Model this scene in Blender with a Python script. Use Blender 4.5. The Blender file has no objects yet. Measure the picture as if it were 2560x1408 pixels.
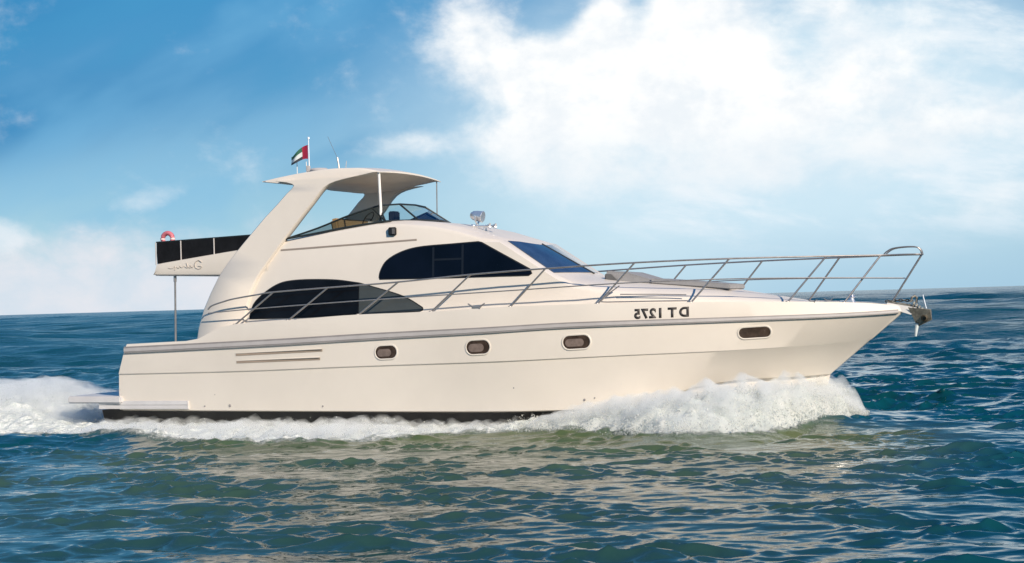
import bpy, bmesh, math, random
import numpy as np
from mathutils import Vector, Matrix

# ------------------------------------------------------------------ camera, sky, sun
S = bpy.context.scene
COL = S.collection
R = math.radians
SUN_EL, SUN_AZ = 28.0, 146.0          # degrees; azimuth clockwise from +Y (behind the camera, to its right)

cam = bpy.data.cameras.new("camera")
cam.sensor_width = 36.0
cam.lens = 36.0 * 3930 / 2560
cam.clip_start, cam.clip_end = 0.5, 60000
co = bpy.data.objects.new("camera", cam)
COL.objects.link(co)
co.matrix_world = Matrix.Translation((0, -30, 2.25)) @ Matrix.Rotation(R(90 + 0.685), 4, 'X') @ Matrix.Rotation(R(-1.655), 4, 'Z')
S.camera = co
S.view_settings.view_transform = 'Standard'
S.view_settings.look = 'None'
S.view_settings.exposure = 0.18
S.view_settings.gamma = 1.0
S.cycles.max_bounces = 10
S.cycles.volume_bounces = 6
S.cycles.sample_clamp_indirect = 4.0
S.cycles.sample_clamp_direct = 6.0
S.cycles.transparent_max_bounces = 24
S.cycles.caustics_reflective = False
S.cycles.caustics_refractive = False
S.cycles.use_denoising = True


class V:
    """A socket with arithmetic, so node maths reads like maths."""
    def __init__(self, nt, s): self.nt, self.s = nt, s
    def op(self, o, *a, clamp=False):
        n = self.nt.nodes.new("ShaderNodeMath"); n.operation = o; n.use_clamp = clamp
        for i, x in enumerate((self,) + a):
            if isinstance(x, V): self.nt.links.new(x.s, n.inputs[i])
            else: n.inputs[i].default_value = x
        return V(self.nt, n.outputs[0])
    def __add__(s, o): return s.op('ADD', o)
    __radd__ = __add__
    def __sub__(s, o): return s.op('SUBTRACT', o)
    def __rsub__(s, o): return s.op('MULTIPLY', -1.0).op('ADD', o)
    def __mul__(s, o): return s.op('MULTIPLY', o)
    __rmul__ = __mul__
    def __truediv__(s, o): return s.op('DIVIDE', o)
    def clamp(s): return s.op('ADD', 0.0, clamp=True)
    def smooth(s, a, b):
        n = s.nt.nodes.new("ShaderNodeMapRange"); n.interpolation_type = 'SMOOTHSTEP'
        s.nt.links.new(s.s, n.inputs['Value'])
        n.inputs['From Min'].default_value, n.inputs['From Max'].default_value = a, b
        return V(s.nt, n.outputs['Result'])


def vec(nt, x, y, z=0.0):
    n = nt.nodes.new("ShaderNodeCombineXYZ")
    for i, a in enumerate((x, y, z)):
        if isinstance(a, V): nt.links.new(a.s, n.inputs[i])
        else: n.inputs[i].default_value = a
    return n.outputs[0]


def noise(nt, vector, scale, detail=5, rough=0.55, dist=0.0):
    n = nt.nodes.new("ShaderNodeTexNoise")
    if vector is not None: nt.links.new(vector, n.inputs['Vector'])
    n.inputs['Scale'].default_value = scale
    n.inputs['Detail'].default_value = detail
    n.inputs['Roughness'].default_value = rough
    n.inputs['Distortion'].default_value = dist
    return V(nt, n.outputs['Fac'])


def mixc(nt, f, a, b, mode='MIX'):
    n = nt.nodes.new("ShaderNodeMix"); n.data_type = 'RGBA'; n.blend_type = mode
    for i, x in ((0, f), (6, a), (7, b)):
        if isinstance(x, V): nt.links.new(x.s, n.inputs[i])
        elif isinstance(x, (float, int)): n.inputs[i].default_value = x
        elif isinstance(x, (tuple, list)): n.inputs[i].default_value = tuple(x)[:3] + (1.0,)
        else: nt.links.new(x, n.inputs[i])
    return n.outputs[2]


def lin(r, g, b, k=1.0):
    f = lambda c: ((c / 255 + 0.055) / 1.055) ** 2.4 if c > 10 else c / 255 / 12.92
    return (f(r) * k, f(g) * k, f(b) * k)


def build_world():
    w = bpy.data.worlds.new("World"); S.world = w; w.use_nodes = True
    nt = w.node_tree; nt.nodes.clear()
    out = nt.nodes.new("ShaderNodeOutputWorld"); bg = nt.nodes.new("ShaderNodeBackground")
    bg.inputs['Strength'].default_value = 0.1
    K = 0.1 * 2 ** S.view_settings.exposure
    nt.links.new(bg.outputs[0], out.inputs[0])
    sky = nt.nodes.new("ShaderNodeTexSky"); sky.sky_type = 'NISHITA'; sky.sun_disc = False
    sky.sun_elevation = R(SUN_EL); sky.sun_rotation = R(SUN_AZ)
    sky.air_density = 1.3; sky.dust_density = 0.4; sky.ozone_density = 2.5
    tc = nt.nodes.new("ShaderNodeTexCoord"); sp = nt.nodes.new("ShaderNodeSeparateXYZ")
    nt.links.new(tc.outputs['Generated'], sp.inputs[0])
    x, y, z = (V(nt, sp.outputs[i]) for i in range(3))
    az = x.op('ARCTAN2', y) * (180 / math.pi)
    el = z.op('ARCSINE') * (180 / math.pi)
    P = vec(nt, az, el * 1.35)
    warp = noise(nt, P, 0.11, 3) - 0.5
    warp2 = noise(nt, vec(nt, az + 40, el * 1.35), 0.11, 3) - 0.5
    fb = noise(nt, vec(nt, az + warp * 3.0, el * 1.35 + warp2 * 3.0), 0.24, 9, 0.60)
    fine = noise(nt, P, 0.9, 6, 0.6)

    def gauss(c, r, rot=0.0):
        dx, dy = az - c[0], el - c[1]
        ca, sa = math.cos(R(rot)), math.sin(R(rot))
        u = (dx * ca + dy * sa) / r[0]; v = (dy * ca - dx * sa) / r[1]
        return (u * u + v * v).op('MULTIPLY', -1.0).op('EXPONENT')

    def total(lst):
        t = None
        for a in lst:
            g = gauss(*a[:3]) * a[3]
            t = g if t is None else t + g
        return t
    # clear blue, paler towards the sea and to the right
    tint = mixc(nt, el.smooth(0.0, 11.0), lin(196, 226, 242), lin(30, 120, 196))
    base = mixc(nt, 1.0, sky.outputs[0], tint, 'MULTIPLY')
    paint = mixc(nt, el.smooth(-0.5, 12.0), lin(180, 219, 240, 1 / K), lin(78, 160, 207, 1 / K))
    paint = mixc(nt, el.smooth(11.0, 26.0), paint, lin(24, 96, 168, 1 / K))
    c = mixc(nt, 0.75, base, paint)
    c = mixc(nt, total([((-19.5, 10.5), (4.5, 2.6), 10, 0.75), ((-19.0, 6.3), (8.5, 1.4), 14, 0.9)]).clamp(), c, lin(44, 130, 186, 1 / K))
    # soft oblique streaks on the left
    ca, sa = math.cos(R(24)), math.sin(R(24))
    st = noise(nt, vec(nt, (az * ca + el * sa) * 0.45 + warp * 2.5, (el * ca - az * sa) * 1.0), 0.30, 4, 0.45)
    lf = az.smooth(2.0, -6.0)
    c = mixc(nt, (st.smooth(0.40, 0.72) * 0.5 * lf).clamp(), c, lin(128, 190, 228, 1 / K))
    c = mixc(nt, (st.smooth(0.52, 0.32) * 0.62 * lf * el.smooth(3.5, 6.0)).clamp(), c, lin(74, 154, 202, 1 / K))
    # broad pale veil on the right half
    veil = total([((6.0, 5.0), (11.0, 6.5), -6, 1.0), ((16.0, 7.0), (9.0, 5.0), -15, 0.7)])
    vn = (veil * (0.72 + fb * 0.5)).smooth(0.12, 1.0)
    c = mixc(nt, vn * 0.88, c, lin(212, 236, 249, 1 / K))
    wis = noise(nt, vec(nt, az * 0.7 + warp * 3.0, el * 2.2 + az * 0.35), 0.30, 7, 0.6)
    c = mixc(nt, wis.smooth(0.42, 0.70) * az.smooth(0.0, 7.0) * 0.9 * el.smooth(0.5, 3.0) * el.smooth(17.0, 11.0), c, lin(236, 246, 253, 1 / K))
    # the big bright cumulus, left of centre to the right
    blobs = [((-1.4, 9.6), (1.9, 1.5), -25, 0.95), ((0.9, 8.2), (2.0, 1.5), -30, 0.95), ((3.6, 8.7), (2.9, 1.9), 8, 1.0),
             ((8.2, 8.8), (3.6, 2.3), 10, 1.0), ((0.7, 5.9), (2.6, 1.3), 5, 0.80), ((5.2, 6.0), (3.6, 1.5), 0, 0.85),
             ((10.2, 6.3), (3.2, 1.6), -10, 0.75), ((3.4, 10.3), (1.0, 1.0), 35, 0.7), ((6.6, 10.6), (1.4, 1.2), 0, 0.7),
             ((11.8, 10.3), (1.2, 0.8), 0, 0.5), ((-3.6, 5.75), (2.0, 0.5), 5, 0.62), ((1.5, 10.0), (1.8, .8), 25, -.62), ((4.9, 10.2), (.6, 1.0), -25, -.5), ((10.6, 8.6), (1.0, 1.2), 20, -.55), ((6.5, 7.2), (1.6, .35), 10, -.35), ((14.5, 5.2), (3.4, 1.0), 12, 0.55), ((13.0, 7.4), (3.6, 1.5), -12, 0.6), ((8.0, 4.2), (4.5, 1.0), 6, 0.5), ((2.6, 4.4), (3.0, 0.8), 0, 0.6), ((17.5, 3.2), (2.6, 0.7), 18, 0.5), ((15.5, 8.6), (3.2, 1.3), -15, 0.42), ((17.5, 6.0), (2.6, 0.9), 15, 0.4)]
    dens = total(blobs) + (fb - 0.5) * 1.7 + (fine - 0.5) * 0.65
    cm = dens.smooth(0.08, 1.15)
    shade = noise(nt, vec(nt, az + warp * 2.0 + 0.35, el * 1.35 + 0.45), 0.38, 7, 0.6)
    ccol = mixc(nt, (shade * 0.7 + fine * 0.3).smooth(0.36, 0.60), lin(240, 246, 251, 1 / K), lin(255, 255, 254, 1.05 / K))
    ccol = mixc(nt, el.smooth(7.2, 4.2) * 0.75, ccol, lin(236, 244, 250, 1 / K))
    c = mixc(nt, cm, c, ccol)
    # pinkish low bank along the left horizon with a torn top
    top = 2.55 + (fb - 0.5) * 4.2 + (fine - 0.5) * 0.9
    bank = (top - el).smooth(-0.9, 1.3) * az.smooth(-3.0, -9.5)
    c = mixc(nt, bank * 0.92, c, mixc(nt, fb.smooth(0.35, 0.65), lin(214, 226, 238, 1 / K), lin(234, 234, 240, 1 / K)))
    puff = (total([((-13.0, 3.9), (2.2, 0.6), 15, 0.55), ((-18.5, 2.7), (2.2, 0.8), 0, 0.8)]) + (fb - 0.5) * 1.5).smooth(0.35, 0.85)
    c = mixc(nt, puff * 0.6 * el.smooth(5.2, 3.8), c, lin(236, 244, 250, 1 / K))
    # low haze over the right horizon
    c = mixc(nt, (el.smooth(3.2, 0.0) * az.smooth(2.0, 12.0)) * 0.55, c, lin(160, 200, 228, 1 / K))
    nt.links.new(c, bg.inputs['Color'])


build_world()
sl = bpy.data.lights.new("sun", 'SUN'); sl.energy = 5.0; sl.angle = R(0.6); sl.color = (1.0, 0.88, 0.74)
so = bpy.data.objects.new("sun", sl); COL.objects.link(so)
sd = Vector((math.sin(R(SUN_AZ)) * math.cos(R(SUN_EL)), math.cos(R(SUN_AZ)) * math.cos(R(SUN_EL)), math.sin(R(SUN_EL))))
so.rotation_euler = sd.to_track_quat('Z', 'Y').to_euler()


# ------------------------------------------------------------------ helpers
def mat(name, color, rough=0.5, metal=0.0, spec=0.5, vary=0.06, vscale=3.0, bump=0.0, bscale=40, coat=0.0):
    m = bpy.data.materials.new(name); m.use_nodes = True
    nt = m.node_tree; b = nt.nodes['Principled BSDF']
    tc = nt.nodes.new("ShaderNodeTexCoord")
    n = noise(nt, tc.outputs['Object'], vscale, 4, 0.6)
    c = mixc(nt, n.smooth(0.3, 0.7), tuple(x * (1 - vary) for x in color), tuple(min(1, x * (1 + vary)) for x in color))
    nt.links.new(c, b.inputs['Base Color'])
    nt.links.new((n * 0.14 + (rough - 0.07)).s, b.inputs['Roughness'])
    b.inputs['Metallic'].default_value = metal
    b.inputs['Specular IOR Level'].default_value = spec
    b.inputs['Coat Weight'].default_value = coat
    b.inputs['Coat Roughness'].default_value = 0.12
    if bump:
        bn = nt.nodes.new("ShaderNodeBump"); bn.inputs['Strength'].default_value = bump; bn.inputs['Distance'].default_value = 0.01
        nt.links.new(noise(nt, tc.outputs['Object'], bscale, 3).s, bn.inputs['Height'])
        nt.links.new(bn.outputs[0], b.inputs['Normal'])
    return m


M = {}
M['gel'] = mat('cream gelcoat', (0.705, 0.64, 0.56), 0.38, vary=0.03, vscale=0.7, spec=0.4, coat=0.08)
M['white'] = mat('white gelcoat', (0.78, 0.745, 0.70), 0.4, vary=0.02, vscale=0.9, spec=0.4)
M['under'] = mat('hardtop lining', (0.82, 0.73, 0.63), 0.6, vary=0.04)
M['plat'] = mat('grey moulded platform', (0.56, 0.54, 0.53), 0.5, vary=0.05)
M['black'] = mat('black antifouling', (0.012, 0.011, 0.012), 0.5, vary=0.3, vscale=2.0)
M['rub'] = mat('grey rubber strip', (0.45, 0.42, 0.405), 0.5, vary=0.05)
M['rubd'] = mat('dark rubber edge', (0.27, 0.25, 0.24), 0.5, vary=0.1)
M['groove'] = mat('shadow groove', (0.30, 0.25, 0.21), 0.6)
M['steel'] = mat('brushed stainless steel', (0.36, 0.335, 0.315), 0.38, metal=0.7, vary=0.08, vscale=8)
M['chrome'] = mat('chrome', (0.72, 0.73, 0.75), 0.30, metal=0.8, vary=0.05)
M['canvas'] = mat('black canvas', (0.006, 0.0065, 0.008), 0.75, vary=0.3, vscale=6, bump=0.3, bscale=12, spec=0.2)
M['glass'] = mat('tinted glass', (0.0025, 0.004, 0.010), 0.10, vary=0.3, vscale=1.0, spec=0.15)
M['glassb'] = mat('black tinted glass', (0.006, 0.007, 0.010), 0.12, vary=0.3, vscale=1.5, spec=0.12)
M['glassg'] = mat('grey tinted glass', (0.055, 0.062, 0.062), 0.15, vary=0.12, vscale=1.5, spec=0.3)
M['blueglass'] = mat('blue windscreen glass', (0.030, 0.056, 0.105), 0.12, vary=0.2, spec=0.9)
M['gasket'] = mat('black gasket', (0.010, 0.010, 0.010), 0.5, vary=0.1)
M['frame'] = mat('dark window frame', (0.018, 0.024, 0.024), 0.4, vary=0.2)
M['brown'] = mat('brown port glass', (0.050, 0.033, 0.025), 0.25, vary=0.35, vscale=9, spec=0.4)
M['curtain'] = mat('port curtain', (0.17, 0.125, 0.105), 0.7, vary=0.2, vscale=14)
M['tan'] = mat('tan vinyl', (0.33, 0.22, 0.11), 0.55)
M['grey'] = mat('grey cushion', (0.27, 0.265, 0.265), 0.8, vary=0.08, bump=0.2)
M['greyd'] = mat('dark grey cushion', (0.10, 0.10, 0.10), 0.8, vary=0.1)
M['ink'] = mat('black lettering', (0.05, 0.042, 0.038), 0.6, vary=0.1)
M['script'] = mat('faded grey lettering', (0.55, 0.49, 0.43), 0.6, vary=0.1)
M['red'] = mat('red lifebuoy shell', (0.55, 0.15, 0.18), 0.5, vary=0.1)
M['pale'] = mat('pale rope band', (0.75, 0.62, 0.60), 0.7)
M['galv'] = mat('weathered galvanised iron', (0.25, 0.23, 0.19), 0.6, metal=0.5, vary=0.35, vscale=14, bump=0.3)
M['lash'] = mat('grey rope', (0.30, 0.29, 0.25), 0.8, vary=0.25, vscale=20)
M['rust'] = mat('dark rusty iron', (0.05, 0.038, 0.02), 0.7, vary=0.4, vscale=20)
M['flagr'] = mat('red cloth', (0.33, 0.012, 0.045), 0.8)
M['flagg'] = mat('green cloth', (0.03, 0.12, 0.07), 0.8)
M['flagw'] = mat('white cloth', (0.62, 0.66, 0.64), 0.8)
M['flagk'] = mat('black cloth', (0.03, 0.035, 0.045), 0.8)


def clear_glass(k):
    m = bpy.data.materials.new('clear tinted acrylic'); m.use_nodes = True
    nt = m.node_tree; nt.nodes.clear()
    o = nt.nodes.new("ShaderNodeOutputMaterial"); mx = nt.nodes.new("ShaderNodeMixShader")
    t = nt.nodes.new("ShaderNodeBsdfTransparent"); g = nt.nodes.new("ShaderNodeBsdfGlossy")
    tc = nt.nodes.new("ShaderNodeTexCoord"); n = noise(nt, tc.outputs['Object'], 2.0, 3)
    nt.links.new(mixc(nt, n, (0.44 * k, 0.50 * k, 0.50 * k), (0.54 * k, 0.60 * k, 0.60 * k)), t.inputs[0])
    g.inputs['Roughness'].default_value = 0.05
    fr = nt.nodes.new("ShaderNodeFresnel"); fr.inputs[0].default_value = 1.45
    nt.links.new(fr.outputs[0], mx.inputs[0]); nt.links.new(t.outputs[0], mx.inputs[1]); nt.links.new(g.outputs[0], mx.inputs[2])
    nt.links.new(mx.outputs[0], o.inputs[0])
    return m


M['clear'] = clear_glass(0.78); M['clearer'] = clear_glass(1.5)


def pchip(pts):
    a = np.array(pts, float); x, y = a[:, 0], a[:, 1]
    h = np.diff(x); d = np.diff(y) / h; m = np.zeros_like(y)
    m[0], m[-1] = d[0], d[-1]
    for i in range(1, len(x) - 1):
        if d[i - 1] * d[i] > 0:
            w1, w2 = 2 * h[i] + h[i - 1], h[i] + 2 * h[i - 1]
            m[i] = (w1 + w2) / (w1 / d[i - 1] + w2 / d[i])

    def f(t):
        t = np.clip(t, x[0], x[-1]); k = np.clip(np.searchsorted(x, t) - 1, 0, len(x) - 2)
        s = (t - x[k]) / h[k]
        return (y[k] * (1 + 2 * s) * (1 - s) ** 2 + h[k] * m[k] * s * (1 - s) ** 2
                + y[k + 1] * s * s * (3 - 2 * s) + h[k] * m[k + 1] * s * s * (s - 1))
    return f


def crv(pts, n=6):
    """Catmull-Rom through points of any dimension."""
    p = [np.array(q, float) for q in pts]
    p = [2 * p[0] - p[1]] + p + [2 * p[-1] - p[-2]]
    out = []
    for i in range(1, len(p) - 2):
        for k in range(n):
            t = k / n
            out.append(0.5 * (2 * p[i] + (p[i + 1] - p[i - 1]) * t + (2 * p[i - 1] - 5 * p[i] + 4 * p[i + 1] - p[i + 2]) * t * t
                              + (3 * p[i] - p[i - 1] - 3 * p[i + 1] + p[i + 2]) * t ** 3))
    out.append(p[-2])
    return [tuple(q) for q in out]


class MB:
    def __init__(s): s.v, s.f, s.m = [], [], []
    def face(s, ids, m=0): s.f.append(tuple(ids)); s.m.append(m)
    def grid(s, rows, m=0, close=False):
        b = len(s.v); nr, nc = len(rows), len(rows[0])
        for r in rows: s.v += [tuple(map(float, p)) for p in r]
        for i in range(nr - 1):
            for j in range(nc if close else nc - 1):
                k = (j + 1) % nc
                s.face((b + i * nc + j, b + i * nc + k, b + (i + 1) * nc + k, b + (i + 1) * nc + j), m)
        return b
    def poly(s, pts, m=0):
        b = len(s.v); s.v += [tuple(map(float, p)) for p in pts]; s.face(range(b, b + len(pts)), m)
    def prism(s, a, c, m=0):
        """Two matching outlines joined into a closed solid."""
        n = len(a); b = len(s.v); s.v += [tuple(map(float, p)) for p in list(a) + list(c)]
        s.face(range(b, b + n), m); s.face(range(b + 2 * n - 1, b + n - 1, -1), m)
        for i in range(n):
            j = (i + 1) % n; s.face((b + i, b + n + i, b + n + j, b + j), m)
    def box(s, c, d, m=0, rot=None):
        pts = [Vector((x * d[0] / 2, y * d[1] / 2, z * d[2] / 2)) for x, y, z in
               ((-1, -1, -1), (1, -1, -1), (1, 1, -1), (-1, 1, -1), (-1, -1, 1), (1, -1, 1), (1, 1, 1), (-1, 1, 1))]
        if rot is not None: pts = [rot @ p for p in pts]
        pts = [p + Vector(c) for p in pts]
        s.prism(pts[:4], pts[4:], m)
    def tube(s, path, r, n=8, m=0, closed=False):
        p = [Vector(q) for q in path]; rows = []; N = len(p); up = Vector((0, 0, 1))
        rr = r if hasattr(r, '__len__') else [r] * N
        for i in range(N):
            a = p[(i - 1) % N] if closed or i else p[i]; c = p[(i + 1) % N] if closed or i < N - 1 else p[i]
            t = (c - a).normalized()
            u = t.cross(up if abs(t.z) < 0.95 else Vector((0, 1, 0))).normalized(); w = u.cross(t)
            rows.append([p[i] + (u * math.cos(2 * math.pi * k / n) + w * math.sin(2 * math.pi * k / n)) * rr[i] for k in range(n)])
        if closed: rows.append(rows[0])
        b = s.grid(rows, m, close=True)
        if not closed:
            s.face(range(b + n - 1, b - 1, -1), m); s.face(range(b + (N - 1) * n, b + N * n), m)
    def lathe(s, prof, o, ax, n=16, m=0):
        ax = Vector(ax).normalized(); q = ax.to_track_quat('Z', 'Y'); o = Vector(o); rows = []
        for r, h in prof:
            rows.append([o + q @ Vector((r * math.cos(2 * math.pi * k / n), r * math.sin(2 * math.pi * k / n), h)) for k in range(n)])
        s.grid(rows, m, close=True)
    def mirror(s):
        b = len(s.v); s.v += [(x, -y, z) for x, y, z in s.v]
        nf = len(s.f)
        for i in range(nf):
            s.f.append(tuple(b + k for k in reversed(s.f[i]))); s.m.append(s.m[i])
        return s
    def build(s, name, mats, parent=None, angle=35, bevel=0, smooth=True, fix=True):
        me = bpy.data.meshes.new(name); me.from_pydata(s.v, [], s.f)
        ml = mats if isinstance(mats, list) else [mats]
        for x in ml: me.materials.append(M[x] if isinstance(x, str) else x)
        me.polygons.foreach_set('material_index', s.m)
        bm = bmesh.new(); bm.from_mesh(me)
        bmesh.ops.remove_doubles(bm, verts=bm.verts, dist=1e-4)
        if fix: bmesh.ops.recalc_face_normals(bm, faces=bm.faces)
        if bevel:
            es = [e for e in bm.edges if len(e.link_faces) == 2 and e.calc_face_angle(0) > R(40)]
            bmesh.ops.bevel(bm, geom=es, offset=bevel, segments=2, affect='EDGES', clamp_overlap=True)
        for f in bm.faces: f.smooth = smooth
        for e in bm.edges:
            if len(e.link_faces) == 2 and e.calc_face_angle(0) > R(angle): e.smooth = False
        bm.to_mesh(me); bm.free()
        o = bpy.data.objects.new(name, me); COL.objects.link(o)
        if parent: o.parent = parent
        return o


def tag(o, label=None, cat=None, group=None, kind=None):
    for k, v in (('label', label), ('category', cat), ('group', group), ('kind', kind)):
        if v: o[k] = v
    return o


def empty(name, loc=(0, 0, 0), rz=0.0):
    o = bpy.data.objects.new(name, None); COL.objects.link(o)
    o.location = loc; o.rotation_euler = (0, 0, rz); o.empty_display_size = 0.3
    return o


TH = R(20.0)                                   # the yacht points 20 degrees towards the viewer


def b2w(x, y, z): return (math.cos(TH) * x + math.sin(TH) * y, -math.sin(TH) * x + math.cos(TH) * y, z)


# ------------------------------------------------------------------ yacht lines (X forward, Y to port, Z up, metres)
hbf = pchip([(-8.6, 2.0), (-6, 2.12), (-3, 2.2), (0, 2.2), (1.5, 2.12), (3, 1.93), (4.5, 1.55), (5.5, 1.15), (6.3, .72), (6.9, .34), (7.3, .03)])
hb = lambda X: float(hbf(X))
zBf = pchip([(-7.4, 1.61), (-6.2, 1.645), (-5.75, 1.66), (-5.5, 1.74), (-5.2, 1.87), (-4.84, 1.95), (-3.7, 2.0), (-2.25, 2.07), (-.8, 2.09),
             (.71, 2.14), (2.28, 2.15), (3.87, 2.13), (5.44, 2.09), (6.5, 2.04), (7.0, 1.99), (7.3, 1.93)])
zRf = pchip([(-7.4, 1.50), (-5.57, 1.55), (-3.83, 1.60), (-1.86, 1.67), (.17, 1.73), (1.92, 1.79), (3.96, 1.81), (5.13, 1.82), (6.15, 1.83), (6.9, 1.85), (7.3, 1.87)])
zKf = pchip([(-7.5, 1.03), (-4.76, 1.06), (-2.56, 1.115), (.42, 1.17), (2.72, 1.235), (4.85, 1.28), (6.1, 1.34), (6.71, 1.39)])
yKf = pchip([(-7.5, 1.97), (-4.76, 2.07), (-2.5, 2.12), (.4, 2.11), (2.0, 1.98), (2.72, 1.87), (4.0, 1.52), (4.85, 1.19), (5.6, .80), (6.2, .42), (6.71, .03)])
zCf = pchip([(-7.57, .33), (-4.5, .31), (.36, .285), (1.83, .30), (2.67, .37), (3.26, .50), (4.09, .69), (4.71, .75), (5.4, .76), (5.97, .78)])
yCf = pchip([(-7.57, 1.87), (-4.5, 1.98), (.4, 2.0), (2, 1.80), (3.26, 1.43), (4.1, 1.06), (4.7, .79), (5.4, .41), (5.97, .03)])
def ss(X, z): return -min(1.85, hb(X) - .35) + .10 * (z - 2.0)


def hull_y(X, z):
    """Half breadth of the topsides at height z."""
    strips = (((-7.28, 7.29), hbf, zRf, (-7.49, 6.73), lambda x: yKf(x) + .028, lambda x: zKf(x) + .008),
              ((-7.50, 6.69), yKf, zKf, (-7.57, 5.97), yCf, zCf))
    if z < float(zRf(X)):
        for (a0, a1), ya, za, (b0, b1), yb, zb in strips:
            u = (X + 7.4) / 14.3; t = .5
            for _ in range(12):
                A, B = a0 + (a1 - a0) * u, b0 + (b1 - b0) * u
                t = (z - float(za(A))) / (float(zb(B)) - float(za(A)))
                x = A + (B - A) * t
                u += (X - x) / ((a1 - a0) * (1 - t) + (b1 - b0) * t)
            if t <= 1.0: break
        A, B = a0 + (a1 - a0) * u, b0 + (b1 - b0) * u
        return float(ya(A)) * (1 - t) + float(yb(B)) * t
    zk, zr, zb = float(zKf(X)), float(zRf(X)), float(zBf(X))
    return hb(X) - .03 * (z - zr) / max(zb - zr, .01)


yacht = empty('motor_yacht', (0, 0, 0), -TH)
tag(yacht, 'cream white motor yacht with a flybridge and hardtop, speeding to the right across the sea', 'motor yacht')


def us(n=72):
    t = np.linspace(0, 1, n); return 1 - (1 - t) ** 1.35


def build_hull():
    mb = MB(); U = us()
    def line(x0, x1, y, z): return [(x0 + (x1 - x0) * u, -float(y(x0 + (x1 - x0) * u)), float(z(x0 + (x1 - x0) * u))) for u in U]
    B = line(-7.26, 7.28, lambda X: max(hbf(X) - .03, .02), zBf)
    Rr = line(-7.30, 7.29, hbf, zRf)
    KU = line(-7.49, 6.73, lambda X: yKf(X) + .028, lambda X: zKf(X) + .008)
    KL = line(-7.50, 6.69, yKf, lambda X: zKf(X) - .012)
    C = line(-7.57, 5.97, yCf, zCf)
    mid = [tuple((np.array(a) * .5 + np.array(b) * .5) - np.array((0, .015 * (1 if i < 60 else 0), 0))) for i, (a, b) in enumerate(zip(KL, C))]
    Bi = [(x, min(y + .11, -.005), z - .004) for x, y, z in B]
    Bd = [(x, min(y + .13, -.004), z - .09) for x, y, z in B]
    mb.grid([Bd, Bi, B, Rr]); mb.grid([Rr, KU]); mb.grid([KU, KL]); mb.grid([KL, mid, C])
    C2 = [(x, min(y + .10, -.01), z - .012) for x, y, z in C]
    W = [(x - .15 * (1 if i > 60 else 0), min(y + .17, -.01), min(z - .03, .30)) for i, (x, y, z) in enumerate(C)]
    mb.grid([C, C2, W])
    # stem face and transom
    for a, b in ((B, Rr), (Rr, KU), (KU, KL), (KL, mid), (mid, C)):
        p, q = a[-1], b[-1]; mb.poly([p, q, (q[0] + .01, 0, q[2]), (p[0] + .01, 0, p[2])])
    t = [L[0] for L in (Bd, Bi, B, Rr, KU, KL, mid, C, W)]
    mb.poly(t + [(-7.57, 0, t[-1][2]), (-7.26, 0, t[0][2])])
    mb.mirror()
    h = mb.build('hull', 'gel', yacht, angle=24)
    # black antifouled bottom, carried aft below the bathing platform
    mb = MB()
    xs = np.linspace(-8.1, 5.3, 60); rows = [[], [], []]
    for x in xs:
        y = max(float(yCf(x)) - .16, .02) if x > -7.57 else 1.70
        top = min(float(zCf(max(x, -7.57))) - .015, .315)
        k = -.55 if x < 2 else -.55 + .95 * ((x - 2) / 3.3) ** 2
        rows[0].append((x, -y, top)); rows[1].append((x, -y * .93, min(-.02, top - .02) if x < 4.5 else top * .5)); rows[2].append((x, -.0, min(k, top - .05)))
    mb.grid(rows)
    mb.poly([r[0] for r in rows] + [(-8.1, 0, rows[0][0][2])])
    mb.grid([[(x, y, z) for x, y, z in rows[0]], [(x, 0, z) for x, y, z in rows[0]]])
    mb.mirror()
    bt = mb.build('boot_stripe', 'black', h)
    # the same black shows as a strip on the chine
    # rubbing strake with dark edges
    for sgn in (1, -1):
        mb = MB(); rows = [[], [], [], []]; d1 = [[], [], [], []]; d2 = [[], [], [], []]
        for x in np.linspace(-7.30, 7.2, 90):
            y, z = hb(x), float(zRf(x)); hh = .058 if x < -2 else .058 - .028 * (x + 2) / 9.2
            for lst, zz, t, o in ((rows, z, hh * .55, .030), (d1, z + hh * .8, hh * .28, .020), (d2, z - hh * .8, hh * .28, .024)):
                for k, (oy, oz) in enumerate(((-.02, -t), (o, -t), (o, t), (-.02, t))):
                    lst[k].append((x, -sgn * (y + oy), zz + oz))
        mb.grid(list(zip(*rows)), close=True)
        mb.build('rub_rail', 'rub', h)
        e = MB(); e.grid(list(zip(*d1)), close=True); e.grid(list(zip(*d2)), close=True); e.build('rubber_edge', 'rubd', h)
    return h


hull = build_hull()

# deck with a sunken cockpit aft
mb = MB(); rows = []
for x in list(np.linspace(-7.2, -5.56, 8)) + [-5.5] + list(np.linspace(-5.4, 7.2, 60)):
    y = max(hb(x) - .13, .012); z = float(zBf(x)) - .075; zi = 1.05 if x < -5.52 and x > -7.1 else z
    rows.append([(x, -y, z), (x, -y * .8, z + .004), (x, -y * .8 + .02, zi), (x, 0, zi + (.02 if zi == z else 0)),
                 (x, y * .8 - .02, zi), (x, y * .8, z + .004), (x, y, z)])
mb.grid(rows); mb.build('deck', 'white', yacht)


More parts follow.
